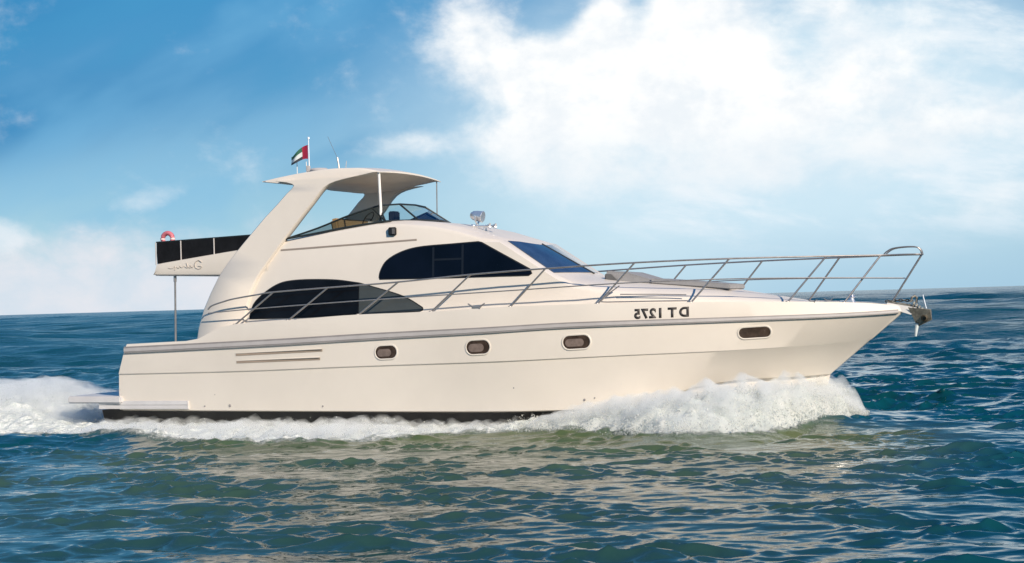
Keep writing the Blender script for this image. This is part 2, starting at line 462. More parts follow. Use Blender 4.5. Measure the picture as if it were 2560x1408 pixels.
# ------------------------------------------------------------------ superstructure
def build_cabin():
    T = [  # X, edge z, and three inner heights towards the centreline
        (-5.30, 2.95, 2.95, 2.95, 2.95), (-4.60, 3.38, 3.28, 3.28, 3.28), (-3.90, 3.52, 3.38, 3.38, 3.38), (-3.0, 3.65, 3.38, 3.38, 3.38),
        (-2.20, 3.745, 3.40, 3.40, 3.40), (-2.04, 3.76, 3.785, 3.81, 3.82), (-1.55, 3.75, 3.79, 3.81, 3.815), (-.91, 3.675, 3.72, 3.74, 3.745),
        (-.44, 3.565, 3.61, 3.635, 3.64), (.02, 3.43, 3.46, 3.48, 3.48)]
    rows = []
    for X, e, a, b, c in T:
        zb = float(zBf(X)) - .25
        y1 = ss(X, e - .10)
        rows.append([(X, ss(X, zb), zb), (X, ss(X, (zb + e) / 2), (zb + e) / 2), (X, y1, e - .10), (X, y1 + .035, e - .035), (X, y1 + .11, e), (X, y1 + .19, e + .012),
                     (X, y1 + .24, max(a, e + .014) if a > 3.1 else a), (X, y1 * .5, b), (X, 0, c)])
    def bent(top):                                # windscreen head and foot follow a curve in plan
        X, z = (.41, 3.33) if top else (1.42, 2.66)
        zb = float(zBf(X)) - .25; y1 = ss(X, z - .03)
        s = [(.40, -1.50, 3.345), (.38, -1.42, 3.345), (.40, -1.34, 3.345), (.49, -1.0, 3.335), (.58, -.55, 3.305), (.63, 0, 3.285)] if top else \
            [(1.39, -1.50, 2.69), (1.33, -1.42, 2.70), (1.32, -1.34, 2.70), (1.44, -1.0, 2.705), (1.56, -.55, 2.705), (1.62, 0, 2.705)]
        return [(X, ss(X, zb), zb), (X, ss(X, (zb + z) / 2), (zb + z) / 2), (X, y1, z - .03)] + s
    rows += [bent(True), bent(False)]
    for X, e, a, b, c in [(1.78, 2.52, 2.60, 2.64, 2.655), (2.1, 2.44, 2.54, 2.575, 2.585), (2.6, 2.36, 2.47, 2.51, 2.525), (3.4, 2.27, 2.39, 2.435, 2.45),
                          (4.2, 2.19, 2.30, 2.35, 2.365), (4.9, 2.11, 2.18, 2.22, 2.235), (5.5, 2.05, 2.09, 2.115, 2.125), (6.05, 1.99, 2.0, 2.01, 2.015)]:
        zb = float(zBf(X)) - .25; y1 = min(ss(X, e), -.12)
        rows.append([(X, y1 - .02, zb), (X, y1 - .01, (zb + e) / 2 - .02), (X, y1, e - .10), (X, y1 + .04, e - .04), (X, y1 + .10, e), (X, y1 * .86 + .02, e + (a - e) * .5),
                     (X, y1 * .7, a), (X, y1 * .4, b), (X, 0, c)])
    mb = MB(); mb.grid(rows)
    mb.poly(rows[0]); mb.mirror()
    return mb.build('cabin', 'gel', yacht, angle=32)


cabin = build_cabin()
# dark raised strip along the flybridge side, coloured as a groove's shade
for sg in (1, -1):
    mb = MB(); rows = []
    for X in np.linspace(-4.02, -1.21, 20):
        z = 3.325 + (X + 4.02) / 2.81 * .085; t = .017
        y = ss(X, z)
        rows.append([(X, sg * (y + .01), z - t), (X, sg * (y - .004), z - t), (X, sg * (y - .006), z), (X, sg * (y - .004), z + t), (X, sg * (y + .01), z + t)])
    mb.grid(rows, close=True); mb.build('groove_shade_strip', 'groove', cabin)

# flybridge deck reaching aft over the cockpit
mb = MB()
rows = []
for X, zb, zt in [(-6.81, 2.93, 2.96), (-6.735, 2.925, 3.155), (-6.6, 2.92, 3.175), (-6.0, 2.90, 3.245), (-5.2, 2.87, 3.335), (-4.5, 2.86, 3.41), (-4.3, 2.86, 3.43)]:
    y = 1.74
    rows.append([(X, 0, zb), (X, -y + .10, zb), (X, -y + .02, zb + .03), (X, -y, min(zb + .10, zt)), (X, -y + .01, zt - .012), (X, -y + .04, zt), (X, -y + .14, zt), (X, -y + .17, max(zt - .2, zb + .02)), (X, 0, max(zt - .2, zb + .02))])
mb.grid(rows); mb.poly(rows[0]); mb.mirror()
overhang = mb.build('flybridge_deck', 'gel', yacht, angle=40)

# hardtop on two raked arch legs
LEG = [(1.60, -5.81, -4.80), (1.9, -5.76, -4.78), (2.24, -5.65, -4.70), (2.55, -5.50, -4.62), (2.86, -5.33, -4.45), (3.1, -5.15, -4.26), (3.37, -4.92, -4.04),
       (3.52, -4.78, -3.92), (3.75, -4.56, -3.72), (3.96, -4.36, -3.54), (4.2, -4.10, -3.33), (4.39, -3.91, -3.17), (4.48, -3.80, -3.07), (4.535, -3.76, -2.97), (4.575, -3.80, -2.85), (4.61, -3.92, -2.68), (4.645, -4.15, -2.45)]
for sg in (1, -1):
    mb = MB(); rows = []
    for z, a, f in LEG:
        k = min(1, max(0, (z - 1.6) / 1.0)); yo = ss(-4.5, z) - .03 - .05 * k; yi = yo + .17
        b = .03
        rows.append([(a + b, sg * yo, z), (a, sg * (yo + b), z), (a, sg * (yi - b), z), (a + b, sg * yi, z), (f - b, sg * yi, z), (f, sg * (yi - b), z), (f, sg * (yo + b), z), (f - b, sg * yo, z)])
    mb.grid(rows, close=True)
    mb.build('arch_leg', 'gel', yacht, angle=50)

topz = pchip([(-4.51, 4.675), (-4.13, 4.735), (-3.62, 4.795), (-3.02, 4.835), (-2.52, 4.82), (-2.07, 4.735), (-2.02, 4.72)])
botz = pchip([(-4.51, 4.655), (-4.15, 4.605), (-3.73, 4.555), (-3.03, 4.575), (-2.8, 4.615), (-2.38, 4.675), (-2.07, 4.715), (-2.02, 4.712)])
mb = MB(); top = []; bot = []
for X in np.linspace(-4.51, -2.02, 34):
    ys = [-1.47, -1.45, -1.38, -1.2, -.8, -.4, 0, .4, .8, 1.2, 1.38, 1.45, 1.47]
    cam_ = lambda y: .065 * (1 - (y / 1.47) ** 2)
    bow = lambda y: .03 * (1 - (y / 1.47) ** 2) * max(0, (X + 3) / 1.0)
    zt, zb = float(topz(X)), float(botz(X))
    top.append([(X + bow(y), y, zt - (.02 if abs(y) > 1.46 else .004 if abs(y) > 1.44 else 0) + cam_(y)) for y in ys])
    bot.append([(X + bow(y), y, min(zb, zt - .012) + (.012 if abs(y) > 1.46 else 0) + cam_(y) * .7) for y in ys])
mb.grid(top)
for A, B_ in ((top[0], bot[0]), (top[-1], bot[-1])): mb.grid([A, B_])
for j in (0, -1): mb.grid([[r[j] for r in top], [r[j] for r in bot]])
hardtop = mb.build('hardtop', 'gel', yacht, angle=50)
mb = MB(); mb.grid(bot); mb.build('ceiling_lining', 'under', hardtop)
mb = MB(); mb.tube([(-2.07, -1.42, 4.73), (-2.06, -1.40, 4.05), (-2.04, -1.46, 3.80)], .027); mb.build('hardtop_post', 'white', yacht)
mb = MB(); mb.tube([(-2.08, 1.40, 4.72), (-2.08, 1.36, 3.80)], .013); mb.build('hardtop_post', 'steel', yacht)


# windows: solid panes set just proud of the cabin side, each in a gasket
def pane(outline, off, depth, name, m, parent, sg):
    """A pane that follows the cabin side, built in narrow upright slices."""
    o = np.array(outline, float); n = len(o)
    xs = sorted(set(np.round(np.concatenate([o[:, 0], np.linspace(o[:, 0].min() + .001, o[:, 0].max() - .001, 50)]), 3)))
    rows = []
    for x in xs:
        x = min(max(x, o[:, 0].min() + 1e-4), o[:, 0].max() - 1e-4); zz = []
        for i in range(n):
            (xa, za), (xb, zb_) = o[i], o[(i + 1) % n]
            if (xa - x) * (xb - x) <= 0 and xa != xb: zz.append(za + (zb_ - za) * (x - xa) / (xb - xa))
        z0, z1 = min(zz), max(zz)
        rows.append([(x, sg * (ss(x, z0) - off), z0), (x, sg * (ss(x, z1) - off), z1), (x, sg * (ss(x, z1) + depth), z1), (x, sg * (ss(x, z0) + depth), z0)])
    mb = MB(); mb.grid(rows, close=True); mb.poly(rows[0]); mb.poly(rows[-1])
    return mb.build(name, m, parent, angle=30)


def grow(o, d):
    o = [np.array(p) for p in o]; n = len(o); c = sum(o) / n; r = []
    area = sum(o[i][0] * o[(i + 1) % n][1] - o[(i + 1) % n][0] * o[i][1] for i in range(n))
    for i in range(n):
        t = o[(i + 1) % n] - o[i - 1]; t = t / (np.linalg.norm(t) + 1e-9); nn = np.array((t[1], -t[0])) * (1 if area > 0 else -1)
        r.append(tuple(o[i] + nn * d))
    return r


low_top = crv([(-4.67, 2.05), (-4.54, 2.36), (-4.12, 2.65), (-3.69, 2.735), (-2.92, 2.72), (-2.37, 2.645)], 8)
low_fwd = crv([(-2.355, 2.642), (-1.53, 2.395), (-1.13, 2.185), (-1.08, 2.13)], 6)
low_all = low_top + low_fwd[1:] + [(-1.13, 2.11), (-2.36, 2.068), (-3.6, 2.05)]
up_top = crv([(-1.95, 2.72), (-1.92, 2.86), (-1.80, 3.04), (-1.52, 3.185), (-1.15, 3.265), (-.5, 3.295), (.0, 3.315)], 6)
up_all = up_top + [(.06, 3.30), (.97, 2.79), (1.0, 2.72), (.96, 2.70), (-.5, 2.70)]
for sg in (1, -1):
    pane(grow(low_all, .02), .004, .03, 'side_window', 'gasket', cabin, sg)
    pane(low_top + [(-2.375, 2.068), (-3.6, 2.05)], .010, .02, 'window_pane', 'glassb', cabin, sg)
    pane(low_fwd + [(-1.13, 2.11), (-2.355, 2.068)], .012, .02, 'window_pane', 'glassg', cabin, sg)
    pane(grow(up_all, .022), .004, .03, 'side_window', 'gasket', cabin, sg)
    pane(up_all, .010, .02, 'window_pane', 'glass', cabin, sg)
    mb = MB()
    for x0, x1, z0, z1 in ((-.895, -.855, 2.72, 3.26), (-.32, -.28, 2.72, 3.29)):
        mb.box(((x0 + x1) / 2, sg * (ss(0, 3.0) - .008), (z0 + z1) / 2), (x1 - x0, .014, z1 - z0), rot=Matrix.Rotation(sg * -.0997, 3, 'X') if sg > 0 else Matrix.Rotation(.0997, 3, 'X'))
    mb.box((-.587, sg * (ss(0, 3.03) - .007), 3.03), (.53, .012, .035))
    mb.build('window_bar', mat('window bar', (0.010, 0.014, 0.022), .4, spec=.2), cabin)

# cabin windscreen, two curved halves and a centre bar
hd = [(.40, -1.34, 3.345), (.49, -1.0, 3.335), (.58, -.55, 3.305), (.63, -.02, 3.285)]
ft = [(1.32, -1.34, 2.705), (1.44, -1.0, 2.705), (1.56, -.55, 2.705), (1.62, -.02, 2.705)]
head = [tuple(Vector(a).lerp(Vector(b), .03)) for a, b in zip(hd, ft)]
foot = [tuple(Vector(a).lerp(Vector(b), .97)) for a, b in zip(hd, ft)]
wn = Vector((.55, 0, .83)) * .014
for sg in (1, -1):
    mb = MB(); n = 6; a = []; b = []
    for k in range(n + 1):
        t = k / n
        r = [Vector(p).lerp(Vector(q), t) for p, q in zip(head, foot)]
        a.append([(p + wn) * 1 if sg > 0 else Vector(((p + wn).x, -p.y, (p + wn).z)) for p in r])
        b.append([(p - wn) if sg > 0 else Vector(((p - wn).x, -p.y, (p - wn).z)) for p in r])
    mb.grid(a); mb.grid(b)
    for A, B_ in ((a[0], b[0]), (a[-1], b[-1]), ([r[0] for r in a], [r[0] for r in b]), ([r[-1] for r in a], [r[-1] for r in b])): mb.grid([A, B_])
    mb.build('windscreen', 'blueglass', yacht)
mb = MB(); p, q = Vector((.62, 0, 3.29)) + wn, Vector((1.64, 0, 2.695)) + wn
mb.tube([p, q], .016, 6); mb.tube([Vector((1.45, .25, 2.745)) + wn, Vector((1.0, .12, 3.03)) + wn], .009, 5); mb.build('windscreen_bar', 'frame', yacht)

# flybridge windscreen: dark frame with clear panes
A_, T1, B1 = Vector((-3.92, -1.68, 3.535)), Vector((-2.17, -1.24, 4.105)), Vector((-1.88, -1.60, 3.785))
T0, B0 = Vector((-1.97, 0, 4.165)), Vector((-1.42, 0, 3.835))
Tm, Bm = Vector((-2.02, -.62, 4.155)), Vector((-1.56, -.80, 3.822))
def fl(v): return Vector((v.x, -v.y, v.z))
e_top = [Vector(p) for p in crv([A_, (-3.3, -1.55, 3.72), (-2.7, -1.39, 3.945), T1], 4)]
e_bot = [Vector(p) for p in crv([A_, (-3.3, -1.66, 3.615), (-2.7, -1.62, 3.70), B1], 4)]
fr = MB()
fr.tube(e_top + [Tm, T0, fl(Tm)] + [fl(p) for p in reversed(e_top)], .019, 6)
fr.tube(e_bot + [Bm, B0, fl(Bm)] + [fl(p) for p in reversed(e_bot)], .021, 6)
for a, b in ((T1, B1), (fl(T1), fl(B1)), (Tm, Bm), (fl(Tm), fl(Bm)), (e_top[-2], B1), (fl(e_top[-2]), fl(B1))): fr.tube([a, b], .018, 6)
fbs = fr.build('flybridge_windscreen', 'frame', yacht)
for f in (lambda v: v, fl):
    mb = MB(); mb.grid([[f(p) for p in e_top], [f(p) for p in e_bot]]); mb.build('glass_pane', 'clear', fbs)
    mb = MB(); mb.grid([[f(T1), f(Tm)], [f(B1), f(Bm)]]); mb.build('glass_pane', 'clearer', fbs)
    mb = MB(); mb.grid([[f(Tm), T0], [f(Bm), B0]]); mb.build('glass_pane', 'clearer', fbs)

# helm seat and console behind the screen
mb = MB()
mb.box((-3.25, -.05, 3.62), (.16, 1.7, .62), rot=Matrix.Rotation(-.18, 3, 'Y')); mb.box((-3.0, -.05, 3.40), (.55, 1.7, .16)); mb.box((-3.05, -.05, 3.17), (.4, 1.5, .32))
mb.build('helm_seat', 'tan', yacht, bevel=.04)
mb = MB(); mb.prism([(-2.75, y, z) for y, z in ((-.6, 3.02), (.6, 3.02), (.6, 3.86), (-.6, 3.86))], [(-2.25, y, z) for y, z in ((-.6, 3.02), (.6, 3.02), (.6, 3.80), (-.6, 3.80))])
con = mb.build('helm_console', 'white', yacht, bevel=.03)
mb = MB(); mb.box((-2.42, .0, 3.96), (.14, .26, .20)); mb.build('instrument_pod', 'gasket', con, bevel=.02)
mb = MB(); mb.lathe([(.16, -.012), (.172, 0), (.16, .012), (.148, 0), (.16, -.012)], (-2.85, -.28, 3.92), (-.8, 0, .6), 18); mb.tube([(-2.86, -.43, 3.92), (-2.84, -.13, 3.92)], .01, 6); mb.build('steering_wheel', 'gasket', con)

# black canvas dodger round the flybridge deck
scr = MB(); zt = lambda X: 3.575 + (X + 6.77) * .026
zb = lambda X: 3.165 + (X + 6.74) * .112
side = [-6.775, -6.24, -6.21, -5.50, -5.475, -4.60, -4.42]
posts = [(-6.225,), (-5.487,)]
def canvas(sg):
    m_ = MB(); rows = []
    for X in np.linspace(-6.775, -4.40, 24):
        w_ = .008 * math.sin(X * 9)
        rows.append([(X, sg * (-1.655 + w_), zb(X)), (X, sg * (-1.655 - w_), (zb(X) + zt(X)) / 2), (X, sg * -1.655, zt(X)), (X, sg * -1.635, zt(X)), (X, sg * -1.635, zb(X))])
    m_.grid(rows, close=True); return m_
dod = canvas(1).build('canvas_dodger', 'canvas', yacht)
canvas(-1).build('canvas_dodger', 'canvas', yacht)
m_ = MB(); rows = []
for y in np.linspace(-1.62, 1.62, 24): rows.append([(-6.765, y, 3.165), (-6.775 + .006 * math.sin(y * 9), y, 3.37), (-6.775, y, 3.575), (-6.755, y, 3.575), (-6.745, y, 3.165)])
m_.grid(rows, close=True); m_.build('canvas_dodger', 'canvas', yacht)
for sg in (1, -1):
    for X in (-6.79, -6.225, -5.487):
        mb = MB(); mb.tube([(X, sg * -1.668, zb(X) - .02), (X - .0, sg * -1.668, zt(X) + .006)], .0125, 7); mb.build('dodger_post', 'rub', dod)
    mb = MB(); mb.tube([(X, sg * -1.645, zt(X) + .012) for X in np.linspace(-6.79, -4.2, 10)], .014, 7); mb.build('dodger_rail', 'frame', dod)
mb = MB(); mb.tube([(-6.77, y, 3.587) for y in (-1.645, 0, 1.645)], .014, 7); mb.build('dodger_rail', 'frame', dod)

# posts holding the overhang
for sg in (1, -1):
    mb = MB(); mb.tube([(-6.40, sg * -1.62, 2.93), (-6.40, sg * -1.66, 1.60)], .020, 8); mb.tube([(-6.40, sg * -1.62, 2.93), (-6.40, sg * -1.625, 2.80)], .03, 8)
    mb.build('support_pole', 'steel', yacht)

# bathing platform with side fairings
mb = MB()
o = [(-8.73, -1.95), (-8.72, 1.95), (-7.45, 2.02), (-7.45, -2.02)]
mb.prism([(x, y, .46) for x, y in o], [(x, y, .60) for x, y in o])
plat = mb.build('swim_platform', 'plat', yacht, bevel=.025)
for sg in (1, -1):
    mb = MB()
    x = np.linspace(-8.0, -5.95, 12)
    yv = lambda X: hull_y(max(X, -7.5), .45)
    mb.grid([[(X, sg * -(yv(X) - .10), .345), (X, sg * -(yv(X) + .05), .35), (X, sg * -(yv(X) + .055), .42), (X, sg * -(yv(X) + .04), .425), (X, sg * -(yv(X) + .055), .43), (X, sg * -(yv(X) + .05), .505), (X, sg * -(yv(X) - .10), .515)] for X in x], close=True)
    for X in (x[0], x[-1]): mb.poly([(X, sg * -(yv(X) - .10), .345), (X, sg * -(yv(X) + .05), .35), (X, sg * -(yv(X) + .05), .505), (X, sg * -(yv(X) - .10), .515)])
    mb.build('platform_fairing', 'plat', plat)


# hull portlights
def slot(cx, cz, w, h, off, sg, n=10, sh=0.0):
    pts = []
    r = h / 2
    for k in range(2 * n):
        a = -math.pi / 2 + math.pi * (k / (n - 1)) if k < n else math.pi / 2 + math.pi * ((k - n) / (n - 1))
        ccx = (w / 2 - r) if k < n else -(w / 2 - r)
        x = cx + ccx + r * math.cos(a) * .92; z = cz + r * math.sin(a) + (x - cx) * .035
        pts.append((x, sg * -(hull_y(x, z) + off), z))
    return pts
for sg in (1, -1):
    for i, (X, z, w, h) in enumerate(((-1.68, 1.375, .44, .235), (.11, 1.435, .46, .245), (1.91, 1.49, .50, .235), (4.90, 1.575, .53, .185))):
        mb = MB()
        rings = [slot(X, z, w + d, h + d, o, sg) for d, o in ((.060, -.01), (.052, .008), (.02, .012), (.0, .010), (-.012, .002), (-.02, -.01))]
        mb.grid(rings, close=True)
        p = mb.build('porthole', 'gel', hull, angle=60)
        mb = MB(); mb.prism(slot(X, z, w - .004, h - .004, .006, sg), slot(X, z, w - .004, h - .004, -.02, sg)); mb.build('porthole_glass', 'brown', hull)
        if i < 3:
            mb = MB(); mb.prism(slot(X - .035, z - .01, w - .16, h - .10, .010, sg), slot(X - .035, z - .01, w - .16, h - .10, -.02, sg)); mb.build('porthole_curtain', 'curtain', hull)

# engine-room air intake: two lips over dark strips painted as the slots' shade
for sg in (1, -1):
    mb = MB(); dk = MB()
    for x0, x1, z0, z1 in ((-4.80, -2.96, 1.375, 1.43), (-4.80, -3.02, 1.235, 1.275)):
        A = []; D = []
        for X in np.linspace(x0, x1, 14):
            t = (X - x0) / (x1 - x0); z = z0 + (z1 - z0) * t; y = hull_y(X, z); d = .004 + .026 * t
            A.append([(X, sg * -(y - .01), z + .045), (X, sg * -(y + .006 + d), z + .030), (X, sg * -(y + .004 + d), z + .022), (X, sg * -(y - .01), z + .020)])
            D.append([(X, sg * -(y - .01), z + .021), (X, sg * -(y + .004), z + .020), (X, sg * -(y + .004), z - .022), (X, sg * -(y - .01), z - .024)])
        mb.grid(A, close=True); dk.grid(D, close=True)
    v = mb.build('air_intake', 'gel', hull); dk.build('intake_shade_strip', mat('intake shade', (0.33, 0.26, 0.20), .6), hull)

# registration number, mirrored as it stands on the hull
def text_mesh(txt, size, xc, zc, slope, m, name, parent, bold=.012, gap=1.0, yoff=.004):
    cu = bpy.data.curves.new('t', 'FONT'); cu.body = txt; cu.size = size; cu.offset = bold; cu.align_x = 'CENTER'; cu.space_character = gap
    ob = bpy.data.objects.new('t', cu); COL.objects.link(ob)
    bpy.context.view_layer.update()
    me = bpy.data.meshes.new_from_object(ob.evaluated_get(bpy.context.evaluated_depsgraph_get()))
    bm = bmesh.new(); bm.from_mesh(me)
    bmesh.ops.triangulate(bm, faces=bm.faces)
    r = bmesh.ops.extrude_face_region(bm, geom=bm.faces[:])
    up = {v for v in r['geom'] if isinstance(v, bmesh.types.BMVert)}
    for v in bm.verts:
        X = xc - v.co.x; z = zc + v.co.y + (X - xc) * slope
        v.co = Vector((X, -(hull_y(X, z) + (yoff if v in up else -.006)), z))
    bmesh.ops.recalc_face_normals(bm, faces=bm.faces)
    nm = bpy.data.meshes.new(name); bm.to_mesh(nm); bm.free(); nm.materials.append(M[m])
    bpy.data.objects.remove(ob); bpy.data.curves.remove(cu); bpy.data.meshes.remove(me)
    o = bpy.data.objects.new(name, nm); COL.objects.link(o); o.parent = parent
    return o
for ch, px in (('D', 3.775), ('T', 3.575), ('1', 3.375), ('2', 3.245), ('7', 3.115), ('5', 2.985)):
    text_mesh(ch, .225, px, 1.883 + .018 * (px - 3.4), .018, 'ink', 'registration_letter' if ch in 'DT' else 'registration_digit', hull, bold=.010)

# faded handwritten name, also mirrored, on the overhang side
mb = MB()
def pen(pts, r=.007):
    q = crv([(x, z) for x, z in pts], 5); mb.tube([(x, -1.7435, z) for x, z in q], r, 5)
pen([(-5.72, 3.16), (-5.79, 3.20), (-5.87, 3.15), (-5.86, 3.06), (-5.78, 3.03), (-5.72, 3.07), (-5.80, 3.09)], .009)
pen([(-5.90, 3.10), (-5.93, 3.06), (-5.98, 3.11), (-5.97, 3.06), (-6.03, 3.08), (-6.06, 3.16), (-6.04, 3.06), (-6.10, 3.09)])
pen([(-6.12, 3.10), (-6.17, 3.07), (-6.21, 3.10), (-6.23, 3.06), (-6.29, 3.08), (-6.33, 3.02), (-6.32, 3.10), (-6.38, 3.06), (-6.47, 3.07)])
mb.build('name_lettering', 'script', overhang)

# small hull fittings
for sg in (1, -1):
    for X, z, r in ((-5.04, .41, .03), (-3.07, .39, .018), (.72, .70, .018), (1.96, .47, .024), (2.14, .50, .016), (-5.6, .40, .016), (-5.35, .62, .012)):
        mb = MB(); y = hull_y(X, z); mb.lathe([(0, .016), (r * .7, .016), (r, .006), (r, -.01)], (X, -sg * y, z), (0, -sg, 0), 10); mb.build('hull_outlet', 'rubd', hull)

# guard rails
STAN = [((-4.84, 1.93), (-3.98, 2.53)), ((-3.7, 1.985), (-2.84, 2.58)), ((-2.25, 2.055), (-1.42, 2.64)), ((-.8, 2.075), (-.01, 2.73)), ((.71, 2.125), (1.38, 2.79)),
        ((2.28, 2.135), (2.95, 2.84)), ((3.87, 2.115), (4.53, 2.86)), ((5.44, 2.075), (6.08, 2.855)), ((6.33, 2.035), (6.94, 2.85))]
yr = lambda X: max(hb(X) - .07, .22)
for sg in (1, -1):
    mb = MB()
    tp = [(-5.42, -2.06, 2.24), (-5.33, -2.07, 2.31), (-5.1, -2.075, 2.375), (-4.84, -2.08, 2.43), (-4.32, -2.10, 2.495)] + [(t[0], -yr(t[0]), t[1]) for b, t in STAN] + [(7.35, -.19, 2.85), (7.57, -.14, 2.845), (7.63, 0, 2.845)]
    q = [(x, sg * y, z) for x, y, z in crv(tp, 4)]
    mb.tube(q, .0155, 7)
    md = [(-5.42, -2.06, 2.17), (-4.33, -2.09, 2.235), (-2.16, -2.13, 2.325), (.93, -2.08, 2.43), (2.63, -1.93, 2.49), (4.2, -1.58, 2.51), (5.3, -1.19, 2.50), (6.3, -.68, 2.475), (7.30, -.17, 2.44)]
    mb.tube([(x, sg * y, z) for x, y, z in crv(md, 4)], .012, 6)
    mb.tube([(x, sg * y, z) for x, y, z in crv([(6.98, -.15, 2.86), (7.03, -.15, 2.91), (7.14, -.14, 2.965), (7.35, -.13, 2.985), (7.53, -.12, 2.975), (7.60, -.11, 2.92), (7.62, -.10, 2.85)], 4)], .013, 6)
    g = mb.build('guard_rail', 'steel', yacht)
    for (bx, bz), (tx, tz) in STAN[:9 if sg > 0 else 8]:
        mb = MB(); b_, t_ = Vector((bx, sg * -(hb(bx) - .075), bz)), Vector((tx, sg * -yr(tx), tz))
        mb.tube([b_, t_], .0165, 7); mb.lathe([(.04, 0), (.035, .02), (.02, .03)], b_, (0, 0, 1), 10)
        mb.build('stanchion', 'steel', g)
    if sg > 0:
        mb = MB(); mb.tube([(7.04, 0, 1.97), (7.61, 0, 2.84)], .0175, 7); mb.build('stanchion', 'steel', g)
    # handhold along the coachroof
    mb = MB(); yg = lambda X: ss(X, 2.3) - .10
    gp = [(2.62, 2.45), (2.42, 2.31), (2.30, 2.20), (2.34, 2.175), (2.6, 2.17), (3.2, 2.165), (3.79, 2.155)]
    mb.tube([(x, sg * yg(x), z) for x, z in crv(gp, 4)], .012, 6)
    mb.tube([(x, sg * (yg(x) + .03), z) for x, z in ((2.62, 2.30), (3.2, 2.285), (3.75, 2.26))], .010, 6)
    mb.build('grab_rail', 'steel', yacht)
    # mooring cleats
    for X, k in ((.09, 1.0), (5.84, .55)):
        mb = MB(); y = -(hb(X) - .06); z = float(zBf(X)) - .01
        mb.box((X, sg * y, z + .02 * k), (.16 * k, .06 * k, .05 * k))
        for d in (-1, 1): mb.tube([(X + d * .05 * k, sg * y, z + .03 * k), (X + d * .10 * k, sg * y, z + .06 * k), (X + d * .16 * k, sg * y, z + .10 * k)], [.020 * k, .016 * k, .010 * k], 7)
        mb.build('mooring_cleat', 'steel', yacht)
    # navigation lamp on the flybridge side
    mb = MB(); y = ss(-1.69, 3.59); mb.box((-1.69, sg * (y - .03), 3.585), (.15, .07, .15)); l = mb.build('navigation_light', 'gasket', cabin, bevel=.015)
    mb = MB(); mb.box((-1.655, sg * (y - .068), 3.585), (.05, .02, .10)); mb.build('light_lens', 'greyd', cabin)

# searchlight and twin horns on the cabin roof
mb = MB()
c_ = Vector((-.50, -.45, 3.865)); ax = Vector((.95, -.05, -.18))
mb.lathe([(0, -.13), (.055, -.125), (.085, -.08), (.10, .0), (.105, .10), (.112, .115), (.10, .125), (0, .115)], c_, ax, 18)
mb.tube([c_ + Vector((0, -.12, 0)), c_ + Vector((0, -.12, -.08)), c_ + Vector((.0, -.04, -.14)), c_ + Vector((0, .04, -.14)), c_ + Vector((0, .12, -.08)), c_ + Vector((0, .12, 0))], .016, 6)
mb.tube([c_ + Vector((0, 0, -.14)), c_ + Vector((0, 0, -.26))], .03, 8); mb.lathe([(.085, 0), (.08, .03), (.03, .05)], (-.50, -.45, 3.60), (0, 0, 1), 14)
mb.build('searchlight', 'chrome', yacht)
for k, (y, L_) in enumerate(((-.62, .40), (-.74, .33))):
    mb = MB(); mb.lathe([(0, -.05), (.03, -.05), (.03, .0), (.012, .02), (.014, L_ * .6), (.024, L_ * .85), (.055, L_), (.05, L_ - .005), (.01, L_ * .8)], (-.46, y, 3.665), (1, -.03, -.04), 12)
    for dx in (0, .20): mb.tube([(-.46 + dx, y, 3.665), (-.46 + dx, y, 3.57)], .016, 6)
    mb.build('signal_horn', 'chrome', yacht)

# mast gear on the hardtop
mb = MB(); mb.tube([(-4.25, 0, 4.80), (-4.25, 0, 5.62)], [.016, .011], 7); mb.lathe([(0, .05), (.02, .03), (.024, 0), (.012, -.01)], (-4.25, 0, 5.60), (0, 0, 1), 10)
staff = mb.build('flagstaff', 'chrome', yacht)
mb = MB(); mb.box((-4.27, 0, 5.0), (.07, .07, .13)); mb.build('staff_socket', 'rub', staff, bevel=.01)
mb = MB(); mb.lathe([(0, .07), (.16, .065), (.19, .03), (.17, -.02), (.10, -.04), (.08, -.10)], (-4.03, 0, 4.93), (0, 0, 1), 24); mb.build('radar_dome', 'rub', yacht, angle=50)
mb = MB(); mb.tube([(-3.585, 0, 4.90), (-3.595, 0, 5.05), (-3.62, 0, 5.19)], [.022, .017, .02], 7); mb.tube([(-3.62, 0, 5.18), (-3.82, 0, 5.62)], .004, 5); mb.build('whip_antenna', 'steel', yacht)
mb = MB(); mb.tube([(-3.50, .1, 4.90), (-3.47, .1, 5.12)], .007, 5); mb.build('whip_antenna', 'rub', yacht)
for x in (-4.62, -4.41):
    mb = MB(); mb.tube([(x + .02, .15, 4.72 if x < -4.5 else 4.78), (x + .02, .15, 5.16)], .008, 5); mb.build('whip_antenna', 'white', yacht)

# windlass and bow roller
mb = MB(); mb.lathe([(0, .14), (.06, .14), (.07, .11), (.045, .08), (.06, .04), (.085, 0)], (6.38, 0, 2.03), (0, 0, 1), 14); mb.box((6.30, 0, 2.05), (.22, .16, .06)); mb.build('windlass', 'chrome', yacht)
mb = MB()
for y in (-.075, .075): mb.prism([(7.0, y, 1.93), (7.40, y, 1.80), (7.50, y, 1.84), (7.50, y, 1.92), (7.0, y, 2.02)], [(7.0, y + .014, 1.93), (7.40, y + .014, 1.80), (7.50, y + .014, 1.84), (7.50, y + .014, 1.92), (7.0, y + .014, 2.02)])
mb.box((7.2, .007, 1.925), (.4, .15, .02)); mb.lathe([(.05, -.07), (.03, 0), (.05, .07)], (7.45, .007, 1.87), (0, 1, 0), 12)
mb.build('bow_roller', 'white', yacht)

